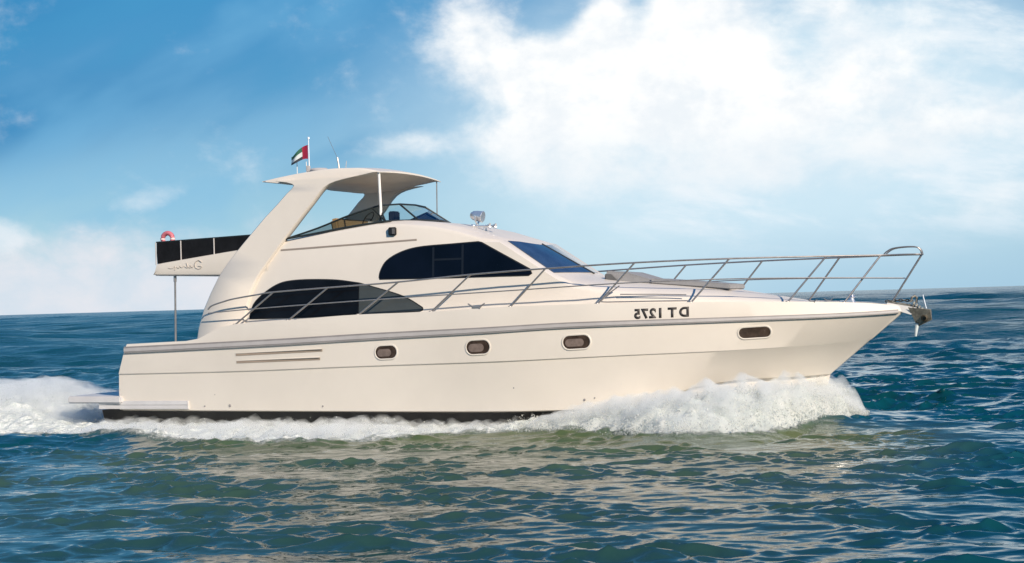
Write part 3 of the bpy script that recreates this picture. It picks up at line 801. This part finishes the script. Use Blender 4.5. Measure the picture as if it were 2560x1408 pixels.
# ------------------------------------------------------------------ things carried on the yacht
anch = empty('anchor', b2w(7.5, 0, 1.85), -TH); tag(anch, 'weathered iron plough anchor hanging in the bow roller', 'anchor')
def rel(p, o=(7.5, 0, 1.85)): return tuple(a - b for a, b in zip(p, o))
mb = MB(); mb.prism([rel((7.0, -.022, 2.05)), rel((7.40, -.022, 1.98)), rel((7.72, -.022, 1.80)), rel((7.66, -.022, 1.70)), rel((7.36, -.022, 1.88)), rel((7.0, -.022, 2.01))],
                    [rel((7.0, .022, 2.05)), rel((7.40, .022, 1.98)), rel((7.72, .022, 1.80)), rel((7.66, .022, 1.70)), rel((7.36, .022, 1.88)), rel((7.0, .022, 2.01))])
mb.build('shank', 'galv', anch, bevel=.006)
mb = MB()
tip = rel((7.50, 0, 1.58))
L1, R1, TP, LO = rel((7.73, -.15, 1.88)), rel((7.73, .15, 1.88)), rel((7.75, 0, 1.70)), rel((7.47, 0, 1.72))
L2, R2 = rel((7.36, -.11, 1.93)), rel((7.36, .11, 1.93))
mb.poly([L1, TP, tip]); mb.poly([R1, tip, TP]); mb.poly([L1, tip, L2]); mb.poly([R1, R2, tip]); mb.poly([L2, tip, LO]); mb.poly([R2, LO, tip]); mb.poly([L1, L2, LO, TP]); mb.poly([R1, TP, LO, R2])
fluke = mb.build('fluke', 'galv', anch, angle=20)
mb = MB(); mb.tube([rel((7.50, 0, 1.64)), rel((7.48, -.01, 1.53)), rel((7.465, -.01, 1.42))], [.03, .028, .018], 8); mb.build('fluke_tip', 'flagw', anch)
mb = MB(); mb.lathe([(.035, -.12), (.06, -.1), (.07, 0), (.06, .1), (.035, .12)], rel((7.63, 0, 1.735)), (0, 1, 0), 12); mb.build('pivot', 'rust', anch)
mb = MB(); mb.tube([rel((7.66, -.03, 1.90)), rel((7.63, -.03, 2.03)), rel((7.61, -.03, 2.14))], [.014, .014, .011], 7); mb.build('trip_ring', 'chrome', anch)
mb = MB()
mb.tube([rel(p) for p in ((7.40, -.05, 2.02), (7.43, -.06, 2.10), (7.47, -.02, 2.125), (7.50, .05, 2.09), (7.49, .05, 2.0))], .02, 7)
mb.build('shackle', 'galv', anch)
mb = MB()
for k in range(5):
    x, z = 7.44 + .045 * k, 1.93 - .035 * k
    mb.tube([Vector(rel((x, 0, z))) + Vector((.02 * math.sin(a), .075 * math.cos(a), .095 * math.sin(a) - .01)) for a in np.linspace(0, 2 * math.pi, 11)[:-1]], .017, 6, closed=True)
mb.build('lashing', 'lash', anch)
mb = MB()
for k in range(8):
    t = k / 7; x, z = 7.40 - .40 * t, 2.04 + .015 * math.sin(t * 3); q_ = Matrix.Rotation(math.pi / 2 * (k % 2), 3, 'X')
    mb.tube([Vector(rel((x, 0, z))) + q_ @ Vector((.038 * math.cos(a), .020 * math.sin(a), 0)) for a in np.linspace(0, 2 * math.pi, 9)[:-1]], .009, 5, closed=True)
mb.build('chain', 'rust', anch)

fg = empty('flag', b2w(-4.27, 0, 5.2), -TH); tag(fg, 'small red, green, white and black flag streaming from the staff on the hardtop', 'flag')
mb = MB(); nx, nz = 14, 9; rows = []
for j in range(nz):
    r = []
    for i in range(nx):
        u, v = i / (nx - 1), j / (nz - 1)
        r.append((-.40 * u ** .95, .05 * math.sin(u * 7 + v) * u, .28 * v * (1 - .42 * u) - .10 * u ** 1.2 + .02 * math.sin(u * 6)))
    rows.append(r)
b = mb.grid(rows)
k = 0
for j in range(nz - 1):
    for i in range(nx - 1):
        u, v = (i + .5) / (nx - 1), (j + .5) / (nz - 1)
        mb.m[k] = 0 if u < .30 else (3 if v < .30 else 2 if v < .66 else 1); k += 1
mb.build('cloth', ['flagr', 'flagg', 'flagw', 'flagk'], fg)

lb = empty('lifebuoy', b2w(-6.62, -1.50, 3.65), -TH); tag(lb, 'red ring lifebuoy hung at the aft corner of the black canvas', 'lifebuoy')
mb = MB(); mb.tube([(.112 * math.cos(a), 0, .112 * math.sin(a)) for a in np.linspace(0, 2 * math.pi, 33)[:-1]], .047, 12, closed=True); mb.build('ring', 'red', lb)
for a in (.0, 3.14, 4.71):
    mb = MB(); mb.tube([(.112 * math.cos(a + d), 0, .112 * math.sin(a + d)) for d in (-.14, 0, .14)], .0495, 12); mb.build('band', 'pale', lb)

sp_ = empty('sun_pad', b2w(2.0, 0, 2.55), -TH); tag(sp_, 'grey sunbathing cushion with a raised backrest on the foredeck', 'cushion')
mb = MB(); prof = [(.02, .0), (.03, .16), (.10, .19), (.42, .175), (.70, .10), (.98, .02), (.98, -.05), (.3, -.04)]
mb.prism([(x, -.62, z - .045 * x) for x, z in prof], [(x, .62, z - .045 * x) for x, z in prof]); mb.build('backrest', 'grey', sp_, bevel=.03)
mb = MB(); mb.prism([(.06, -.66, -.02), (.045, -.66, .13), (.16, -.66, .125), (.30, -.66, -.02)], [(.06, .66, -.02), (.045, .66, .13), (.16, .66, .125), (.30, .66, -.02)]); mb.build('backrest_end', 'greyd', sp_, bevel=.01)
mb = MB(); x = np.linspace(.9, 2.35, 9)
zc = lambda X: -.045 - .095 * (X - .9) - (.02 * max(0, X - 1.9))
mb.prism([(X, -.66, zc(X) + .07) for X in x] + [(X, -.66, zc(X) - .03) for X in reversed(x)], [(X, .66, zc(X) + .07) for X in x] + [(X, .66, zc(X) - .03) for X in reversed(x)])
mb.build('pad', 'grey', sp_, bevel=.02)

# ------------------------------------------------------------------ the sea
rng = np.random.default_rng(7)


def stretch(lo, hi, step, a, b, g=1.035):
    """Fine, even spacing between lo and hi, growing spacing out to a and b."""
    c = list(np.arange(lo, hi, step)); p, d = [], step
    x = lo
    while x > a: d *= g; x -= d; p.append(x)
    q, d, x = [], step, c[-1]
    while x < b: d *= g; x += d; q.append(x)
    return np.array(p[::-1] + c + q)


NW = 170
lam = np.concatenate([np.exp(rng.uniform(math.log(.22), math.log(4.0), 115)), np.exp(rng.uniform(math.log(.20), math.log(.75), 55))])
lam *= .70
ang = rng.normal(math.radians(-100), math.radians(38), NW)
kx, ky = np.cos(ang) * 2 * np.pi / lam, np.sin(ang) * 2 * np.pi / lam
slope = .036 * np.clip((lam / .9) ** -.15, .6, 1.1)
amp = slope * lam / (2 * np.pi)
pha = rng.uniform(0, 2 * np.pi, NW)

SWELL = [(4.5 * 1.075 ** i, rng.normal(-1.75, .55), rng.uniform(0, 6.28)) for i in range(30)]

# foam: how far the wash reaches out from the hull side at each X (yacht axes)
washw = pchip([(-30, 5.0), (-14, 3.6), (-8.5, 2.6), (-6.5, 2.5), (-5, 3.1), (-3.9, 3.5), (-2.2, 3.6), (-1, 2.8), (0, 1.6), (1, 1.5), (2, 1.75), (2.8, 2.3), (4.2, 3.5), (5.3, 3.4), (6.1, 1.7), (6.5, .5), (6.7, .0), (7.2, -.4)])
hbw = lambda X: np.where(X < -7.4, 1.9, np.where(X > 5.6, 0.02, np.interp(X, [-7.57, -4.5, .4, 2, 3.26, 4.1, 4.9, 5.6], [1.72, 1.8, 1.82, 1.6, 1.2, .8, .45, .02])))


def to_boat(x, y): return math.cos(TH) * x - math.sin(TH) * y, math.sin(TH) * x + math.cos(TH) * y


def sea_height(x, y, sx=None, sp=None):
    """Displacement of the water surface, and the share of foam."""
    dx, dy, dz = np.zeros_like(x), np.zeros_like(x), np.zeros_like(x)
    gust = .85 + .18 * np.sin(x * .21 + 1.3 * np.sin(y * .17)) * np.sin(y * .27 + .6)
    if sp is not None:                            # longer swell groups well beyond the yacht
        away = np.clip((np.hypot(x, y + 30) - 45) / 70, 0, 1)
        for l_, th, p_ in SWELL:
            a_, b_ = math.cos(th) * 6.2832 / l_, math.sin(th) * 6.2832 / l_
            dz += away * .034 * l_ / 6.2832 * np.clip((2.4 - np.maximum(abs(a_) * sp[0], abs(b_) * sp[1])), 0, 1) * np.sin(a_ * x + b_ * y + p_)
    X, Y = to_boat(x, y)
    # sheltered, flatter water on the yacht's near side
    lee = np.exp(-np.clip(np.maximum(np.abs(X - 1.6) - 5.2, 0) / 1.6, 0, 9) ** 2) * np.clip((-Y - 1.0) / 1.5, 0, 1) * np.clip((22 + Y) / 8, 0, 1)
    # chop comes in patches, with slicker water between
    q = lambda a, b, c, e: np.sin(a * x + b * y + c + 1.1 * np.sin(e * x - .8 * b * y + c))
    pt = np.clip(.95 + .55 * (q(1.1, 1.9, .3, .7) + q(-.7, 2.7, 1.9, 1.3) + .7 * q(2.3, 1.2, 4.0, .9)), .30, 1.9)
    for i in range(NW):
        a = (pt if lam[i] < 1.6 else 1.0) * amp[i] * gust * (1 - lee * (.20 if lam[i] < .5 else .62))
        if sp is not None: a = a * np.clip((2.3 - np.maximum(abs(kx[i]) * sp[0], abs(ky[i]) * sp[1])) / 1.0, 0, 1)
        t = kx[i] * x + ky[i] * y + pha[i]
        s_, c_ = np.sin(t), np.cos(t)
        k = 2 * np.pi / lam[i]
        dz += a * s_; dx += 1.0 * a * c_ * kx[i] / k; dy += 1.0 * a * c_ * ky[i] / k
    d = np.abs(Y) - hbw(X); w = washw(X)
    inside = np.clip((w - d) / (.55 + .2 * w), 0, 1) * (d > -.6)
    wake = np.clip((-8.0 - X) / .6, 0, 1) * np.clip(1.5 - np.abs(Y) / (2.2 + (-X - 8) * .13), 0, 1)
    fade = np.exp(-np.clip(-X - 16, 0, None) / 25)
    foam = np.clip(np.maximum(np.where((X > -22) & (X < 7.2), inside, 0), wake * fade), 0, 1)
    # the wash itself stands up: bow wave shoulder, side wash and a humped wake
    g = lambda a, c, s: np.exp(-((a - c) / s) ** 2)
    shoulder = .26 * g(d, w * .55, .8) * np.exp(-((X - 4.2) / 2.2) ** 2)
    ridge = .20 * g(d, 2.5 + np.clip(-X - 6, 0, None) * .28, .55) * g(X, -9.5, 3.6)
    trough = -.10 * g(d, w + .8, .8) * ((X > -9) & (X < 6))
    hump = .52 * np.clip((-8.6 - X) / 1.8, 0, 1) * np.exp(-(Y / 2.3) ** 2) * np.exp(-np.clip(-X - 12, 0, None) / 6)
    calm = 1 - .5 * np.clip(1 - np.maximum(np.abs(X) - 7.5, 0) / 1.0, 0, 1) * np.clip(1 - d / 1.0, 0, 1)
    dz = dz * calm + shoulder + ridge + trough + hump
    # broken water in the foam
    br = np.zeros_like(x)
    for i in range(26):
        l_ = .12 * 1.09 ** i; th = rng2[i]
        if sx is not None: m_ = np.clip(l_ / (sx * 2.2) - 1.0, 0, 1)
        else: m_ = 1
        br += m_ * np.sin(2 * np.pi / l_ * (x * math.cos(th) + y * math.sin(th)) + i * 1.7 + 1.3 * np.sin(1.7 * x - 2.3 * y + i)) * np.minimum(l_, .28) * .030
    dz = dz + br * foam
    keep = np.where((np.abs(Y) < hbw(X) - .1) & (X < 5.0) & (X > -7.5), -1.0, 0)   # no water inside the hull
    dz = np.where(keep < 0, np.minimum(dz, .0) - .12, dz)
    if sp is not None: return dx, dy, dz, foam, lee * np.exp(-np.clip(-Y - 3, 0, None) / 9)  # last value masks the painted hull reflection
    return dx, dy, dz, foam


rng2 = rng.uniform(0, 6.28, 26)
gx = stretch(-11.5, 9.0, .055, -14000, 14000, 1.022)
gy = stretch(-18.0, 6.0, .05, -300, 26000, 1.011)
GX, GY = np.meshgrid(gx, gy)
SX = np.maximum(np.gradient(gx)[None, :] + 0 * GX, np.gradient(gy)[:, None] + 0 * GX)
dx, dy, dz, fo, hull_mirror_tint = sea_height(GX, GY, SX, (np.gradient(gx)[None, :], np.gradient(gy)[:, None]))
ny_, nx_ = GX.shape
co_ = np.stack([GX + dx, GY + dy, dz], -1).reshape(-1, 3).astype(np.float32)
idx = np.arange(nx_ * ny_).reshape(ny_, nx_)
quads = np.stack([idx[:-1, :-1], idx[:-1, 1:], idx[1:, 1:], idx[1:, :-1]], -1).reshape(-1, 4)


def np_mesh(name, verts, faces, m, smooth=True):
    n = faces.shape[1]
    me = bpy.data.meshes.new(name); me.vertices.add(len(verts)); me.vertices.foreach_set('co', np.ascontiguousarray(verts, np.float32).ravel())
    me.loops.add(faces.size); me.loops.foreach_set('vertex_index', np.ascontiguousarray(faces, np.int32).ravel())
    me.polygons.add(len(faces)); me.polygons.foreach_set('loop_start', np.arange(0, faces.size, n, dtype=np.int32))
    me.polygons.foreach_set('use_smooth', np.full(len(faces), smooth))
    me.update(calc_edges=True); me.materials.append(m)
    o = bpy.data.objects.new(name, me); COL.objects.link(o); return o


def sea_material():
    m = bpy.data.materials.new('sea water'); m.use_nodes = True
    nt = m.node_tree; b = nt.nodes['Principled BSDF']
    tc = nt.nodes.new("ShaderNodeTexCoord"); P = tc.outputs['Object']
    at = nt.nodes.new("ShaderNodeAttribute"); at.attribute_name = 'foam'; F = V(nt, at.outputs['Fac'])
    af = nt.nodes.new("ShaderNodeAttribute"); af.attribute_name = 'far'; FAR = V(nt, af.outputs['Fac'])
    mp = nt.nodes.new("ShaderNodeMapping"); nt.links.new(P, mp.inputs[0]); mp.inputs['Scale'].default_value = (.62, 1.0, 1.0); mp.inputs['Rotation'].default_value = (0, 0, R(-10))
    Q = mp.outputs[0]
    big = noise(nt, Q, .09, 3, .5)
    wat = mixc(nt, big.smooth(.35, .65), (.002, .042, .052), (.002, .054, .080))
    n1 = noise(nt, P, 3.2, 8, .72, .6); n2 = noise(nt, P, 11.0, 5, .65)
    # lacy foam: the more of it, the fewer holes
    ff = (F * 1.35 + (n1 - .5) * 1.7 + (n2 - .5) * .5).smooth(.36, .90) * F.smooth(.0, .15)
    aer = (F * 1.2 + (n1 - .5) * .6).smooth(.1, .9)          # pale aerated water round it
    al = nt.nodes.new("ShaderNodeAttribute"); al.attribute_name = 'hull_mirror_tint'
    wat = mixc(nt, V(nt, al.outputs['Fac']) * .9, wat, (.078, .102, .032))  # yellow-green of the hull's reflection, painted into the water colour
    wat = mixc(nt, aer * .6, wat, (.13, .24, .20))
    col = mixc(nt, ff, wat, mixc(nt, n2.smooth(.3, .7), (.60, .65, .61), (.85, .86, .81)))
    nt.links.new(col, b.inputs['Base Color'])
    nt.links.new((ff * .55 + .06 + FAR.smooth(.05, 1.0) * .12).s, b.inputs['Roughness'])
    b.inputs['IOR'].default_value = 1.333
    nt.links.new((.5 - ff * .35 - FAR.smooth(.1, 1.0) * .30).s, b.inputs['Specular IOR Level'])
    r1 = noise(nt, Q, 4.6, 2, .45, .3); r2 = noise(nt, Q, 1.1, 5, .62, .5); r3 = noise(nt, Q, .28, 5, .6, .3)
    h = r1 * .016 + r2 * .16 * FAR.smooth(.0, .5) + r3 * .60 * FAR.smooth(.15, .8) + n1 * ff * .10 + n2 * ff * .04
    bp = nt.nodes.new("ShaderNodeBump"); bp.inputs['Strength'].default_value = 1.0; bp.inputs['Distance'].default_value = 1.0
    nt.links.new(h.s, bp.inputs['Height']); nt.links.new(bp.outputs[0], b.inputs['Normal'])
    return m


sea = np_mesh('sea', co_, quads, sea_material())
for nm, arr in (('foam', fo), ('hull_mirror_tint', hull_mirror_tint), ('far', np.clip((np.maximum(np.gradient(gy)[:, None], .4 * np.gradient(gx)[None, :]) - .05) / .45, 0, 1))):
    a = sea.data.attributes.new(nm, 'FLOAT', 'POINT'); a.data.foreach_set('value', arr.astype(np.float32).ravel())
tag(sea, kind='structure')


# ------------------------------------------------------------------ bow wave, side wash and wake: broken white water
def foam_material(clear):
    m = bpy.data.materials.new('white spray'); m.use_nodes = True
    nt = m.node_tree; nt.nodes.clear(); o = nt.nodes.new("ShaderNodeOutputMaterial")
    tc = nt.nodes.new("ShaderNodeTexCoord"); n = noise(nt, tc.outputs['Object'], 5.0, 6, .65)
    c = mixc(nt, n.smooth(.3, .7), (.74, .79, .76), (.90, .91, .87))
    d = nt.nodes.new("ShaderNodeBsdfDiffuse"); t = nt.nodes.new("ShaderNodeBsdfTranslucent"); mx = nt.nodes.new("ShaderNodeMixShader")
    ge = nt.nodes.new("ShaderNodeNewGeometry"); vm = nt.nodes.new("ShaderNodeVectorMath"); vm.operation = 'SCALE'; vm.inputs[3].default_value = .55
    va = nt.nodes.new("ShaderNodeVectorMath"); va.operation = 'ADD'; va.inputs[1].default_value = (.15, -.25, .75)
    vn = nt.nodes.new("ShaderNodeVectorMath"); vn.operation = 'NORMALIZE'
    nt.links.new(ge.outputs['Normal'], vm.inputs[0]); nt.links.new(vm.outputs[0], va.inputs[0]); nt.links.new(va.outputs[0], vn.inputs[0]); nt.links.new(vn.outputs[0], d.inputs['Normal'])
    nt.links.new(c, d.inputs[0]); nt.links.new(c, t.inputs[0]); mx.inputs[0].default_value = .5
    nt.links.new(d.outputs[0], mx.inputs[1]); nt.links.new(t.outputs[0], mx.inputs[2]); tr = nt.nodes.new("ShaderNodeBsdfTransparent"); m2 = nt.nodes.new("ShaderNodeMixShader"); m2.inputs[0].default_value = clear
    nt.links.new(mx.outputs[0], m2.inputs[1]); nt.links.new(tr.outputs[0], m2.inputs[2]); nt.links.new(m2.outputs[0], o.inputs[0])
    return m


FOAM = foam_material(0.0); MIST = foam_material(0.5)
OCT = np.array([(1, 0, 0), (-1, 0, 0), (0, 1, 0), (0, -1, 0), (0, 0, 1), (0, 0, -1)], float)
OF = np.array([(0, 2, 4), (2, 1, 4), (1, 3, 4), (3, 0, 4), (2, 0, 5), (1, 2, 5), (3, 1, 5), (0, 3, 5)])


def drops(name, P, r, stretchz=None):
    """One mesh of many small drops and shreds of foam."""
    n = len(P); q = rng.normal(size=(n, 4)); q /= np.linalg.norm(q, axis=1)[:, None]
    w_, x_, y_, z_ = q.T
    Rm = np.stack([np.stack([1 - 2 * (y_ * y_ + z_ * z_), 2 * (x_ * y_ - z_ * w_), 2 * (x_ * z_ + y_ * w_)], -1),
                   np.stack([2 * (x_ * y_ + z_ * w_), 1 - 2 * (x_ * x_ + z_ * z_), 2 * (y_ * z_ - x_ * w_)], -1),
                   np.stack([2 * (x_ * z_ - y_ * w_), 2 * (y_ * z_ + x_ * w_), 1 - 2 * (x_ * x_ + y_ * y_)], -1)], 1)
    sc = r[:, None] * rng.uniform(.45, 1.35, (n, 3))
    v = (OCT[None] * sc[:, None, :]) @ Rm.transpose(0, 2, 1)
    if stretchz is not None: v[:, :, 2] *= stretchz[:, None]
    v = (v + P[:, None, :]).reshape(-1, 3)
    f = (OF[None] + 6 * np.arange(n)[:, None, None]).reshape(-1, 3)
    return np_mesh(name, v, f, MIST)


crest = pchip([(-9, .10), (-6, .12), (-3, .14), (-1.5, .13), (-.3, .07), (.6, .09), (1.6, .20), (2.4, .30), (3.3, .40), (4.2, .52), (5.0, .60), (5.6, .66), (6.0, .58), (6.3, .30), (6.55, .02)])


def wash_points(n, x0, x1, sg, power):
    X = rng.uniform(x0, x1, n); t = rng.uniform(0, 1, n) ** power
    w = np.maximum(washw(X), .15); d = t * w * .9
    Y = hbw(X) + d
    # height of the sheet: highest near the hull, curling down outwards, lumpy
    lump = 1 + .16 * np.sin(X * 3.1 + 1.0 + 2 * t) * np.sin(X * 5.7 + t * 3) + .10 * np.sin(X * 11 + t * 7)
    top = crest(X) * (.80 * np.exp(-(t / .6) ** 2) + .38 * np.exp(-((t - .70) / .20) ** 2)) * lump
    return X, Y * sg, top, t


P, r, st = [], [], []
for sg, k in ((-1, 1.0), (1, .45)):
    for n, x0, x1 in ((int(30000 * k), 1.0, 6.6), (int(5000 * k), -8.0, 1.6)):
        X, Y, top, t = wash_points(n, x0, x1, sg, 1.0)
        wx, wy = math.cos(TH) * X + math.sin(TH) * Y, -math.sin(TH) * X + math.cos(TH) * Y
        _, _, wz, _ = sea_height(wx, wy)
        u = rng.beta(2.2, 1.3, n)
        z = wz + top * u + np.abs(rng.normal(0, .018, n)) * (1 + 3 * crest(X))
        fly = rng.uniform(0, 1, n) < .05
        z = np.where(fly, z + rng.exponential(.10, n) * (.25 + crest(X)), z)
        keepp = rng.uniform(0, 1, n) < np.clip(1.15 - t * .75 + .35 * np.sin(X * 2.3 + t * 4) * np.sin(X * 5.1), .08, 1)
        P.append(np.stack([wx, wy, z], -1)[keepp]); rr = np.minimum(rng.gamma(2.0, .0042, n), np.where(fly, .008, .02)) * (.7 + .35 * np.clip(crest(X) / .5, 0, 1)); r.append(rr[keepp])
        st.append(np.where(fly, 1.0, rng.uniform(.8, 1.9, n))[keepp])
bow_spray = drops('bow_spray', np.concatenate(P), np.concatenate(r), np.concatenate(st))
tag(bow_spray, kind='stuff', label='white bow wave and spray breaking along the hull')


def sheet(X, T, sg, lift, spread=.58):
    """Body of the bow wave: a lumpy shoulder of white water falling away from the hull."""
    w = np.maximum(washw(X), .12); Y = (hbw(X) - .12 + T * w * .92) * sg
    wx, wy = math.cos(TH) * X + math.sin(TH) * Y, -math.sin(TH) * X + math.cos(TH) * Y
    lump = 1 + .16 * np.sin(X * 3.1 + 1.0 + 2 * T) * np.sin(X * 5.7 + T * 3) + .10 * np.sin(X * 11 + T * 7) + .06 * np.sin(X * 23 - T * 17)
    z = crest(X) * (.80 * np.exp(-(T / spread) ** 2) + .38 * np.exp(-((T - .70) / .20) ** 2)) * lump
    _, _, wz, _ = sea_height(wx, wy)
    return wx, wy, wz, z


def grid_faces(shape):
    ii = np.arange(shape[0] * shape[1]).reshape(shape)
    return np.stack([ii[:-1, :-1], ii[:-1, 1:], ii[1:, 1:], ii[1:, :-1]], -1).reshape(-1, 4)


def mound(sg, x0=.1, x1=6.55, nX=420, nT=130):
    X, T = np.meshgrid(np.linspace(x0, x1, nX), np.linspace(0, 1, nT))
    wx, wy, wz, z = sheet(X, T, sg, 0)
    for i in range(34):
        l_ = .07 * 1.085 ** i; th = (i * 2.399) % 6.283
        z = z + np.sin(2 * np.pi / l_ * (wx * math.cos(th) + wy * math.sin(th)) + i + 1.5 * np.sin(wx * 3 + i)) * l_ * .022 * np.clip(crest(X) * 2.5, .3, 1)
    end = np.clip((X - x0) / .8, 0, 1) * np.clip((x1 - X) / .25, 0, 1)
    z = wz + z * end - .04 - .12 * T ** 6 - .1 * (1 - end)
    o = np_mesh('bow_wave', np.stack([wx, wy, z], -1).reshape(-1, 3), grid_faces(X.shape)[:, ::sg], FOAM)
    tag(o, kind='stuff', label='churned white water thrown up beside the bow')


mound(-1); mound(1)


def mist_material(k):
    m = bpy.data.materials.new('fine spray'); m.use_nodes = True
    nt = m.node_tree; nt.nodes.clear(); o = nt.nodes.new("ShaderNodeOutputMaterial"); v = nt.nodes.new("ShaderNodeVolumePrincipled")
    tc = nt.nodes.new("ShaderNodeTexCoord"); n = noise(nt, tc.outputs['Object'], 2.6, 4, .62, .5)
    nt.links.new((n.smooth(.36, .66) * k).s, v.inputs['Density'])
    v.inputs['Color'].default_value = (.97, .98, .97, 1); v.inputs['Anisotropy'].default_value = .1
    nt.links.new(v.outputs[0], o.inputs['Volume']); return m


def mist(name, wx, wy, lo, hi, k, label, sg=1):
    """A closed skin round a bank of fine spray."""
    a = np.stack([wx, wy, lo], -1).reshape(-1, 3); b = np.stack([wx, wy, hi], -1).reshape(-1, 3); n = len(a); sh = wx.shape
    f = grid_faces(sh); ii = np.arange(n).reshape(sh)
    rim = np.concatenate([ii[0, :-1], ii[:-1, -1], ii[-1, :0:-1], ii[:0:-1, 0]])
    nx_ = np.roll(rim, -1)
    f = np.concatenate([f[:, ::-1], f + n, np.stack([rim, nx_, nx_ + n, rim + n], -1)])
    if sg < 0: f = f[:, ::-1]
    o = np_mesh(name, np.concatenate([a, b]), f, mist_material(k)); tag(o, kind='stuff', label=label)


for sg in (-1, 1):
    X, T = np.meshgrid(np.linspace(.3, 6.75, 100), np.linspace(0, 1, 24))
    wx, wy, wz, z = sheet(X, T, sg, 0, .7)
    e = np.clip((X - .3) / 1.4, 0, 1) * np.clip((6.75 - X) / .3, 0, 1) * np.clip((1 - T) / .15, 0, 1)
    mist('spray_mist', wx, wy, wz - .10, wz - .08 + (z * 1.12 + .20) * e, 6.0, 'soft white mist of spray hanging over the bow wave', sg)

    X, T = np.meshgrid(np.linspace(-8.2, 1.4, 120), np.linspace(0, 1, 20))
    wx, wy, wz, z = sheet(X, T, sg, 0, .7)
    e = np.clip((X + 8.2) / .6, 0, 1) * np.clip((1.4 - X) / 1.0, 0, 1) * np.clip((1 - T) / .3, 0, 1)
    rag = .10 * np.abs(np.sin(X * 4.1 + 2 * np.sin(X * 1.7)) * np.sin(X * 9.3 + T * 5)) * np.clip(crest(X) / .1, 0, 1)
    mist('spray_mist', wx, wy, wz - .10, wz - .06 + (z * .9 + .07 + rag) * e, 4.5, 'low white froth washing along the hull side', sg)

# wake boiling up behind the transom
n = 9000
X = -8.2 - rng.gamma(1.6, 2.6, n); Y = rng.normal(0, 1, n) * (1.25 + (-X - 8) * .09)
wx, wy = math.cos(TH) * X + math.sin(TH) * Y, -math.sin(TH) * X + math.cos(TH) * Y
_, _, wz, _ = sea_height(wx, wy)
hh = .22 * np.clip((-8.4 - X) / 1.6, 0, 1) * np.exp(-(Y / 2.2) ** 2) * np.exp(-np.clip(-X - 12, 0, None) / 5) * (1 + .4 * np.sin(X * 2.1) * np.sin(Y * 2.7 + X))
z = wz + hh * rng.beta(1.6, 1.4, n) + np.abs(rng.normal(0, .03, n))
wk = drops('wake_spray', np.stack([wx, wy, z], -1), np.minimum(rng.gamma(2.0, .004, n), .012), rng.uniform(.6, 1.5, n))
tag(wk, kind='stuff', label='white wake boiling up behind the transom')

X, Yn = np.meshgrid(np.linspace(-17, -7.9, 60), np.linspace(-1, 1, 24))
Yw = Yn * (2.0 + (-X - 8) * .12)
wx, wy = math.cos(TH) * X + math.sin(TH) * Yw, -math.sin(TH) * X + math.cos(TH) * Yw
_, _, wz, _ = sea_height(wx, wy)
e = np.clip((-7.9 - X) / 1.2, 0, 1) * np.clip((X + 17) / 2, 0, 1) * np.clip((1 - np.abs(Yn)) / .4, 0, 1)
mist('spray_mist', wx, wy, wz - .10, wz - .08 + .42 * e, 4.0, 'thin white spray drifting over the wake behind the transom')
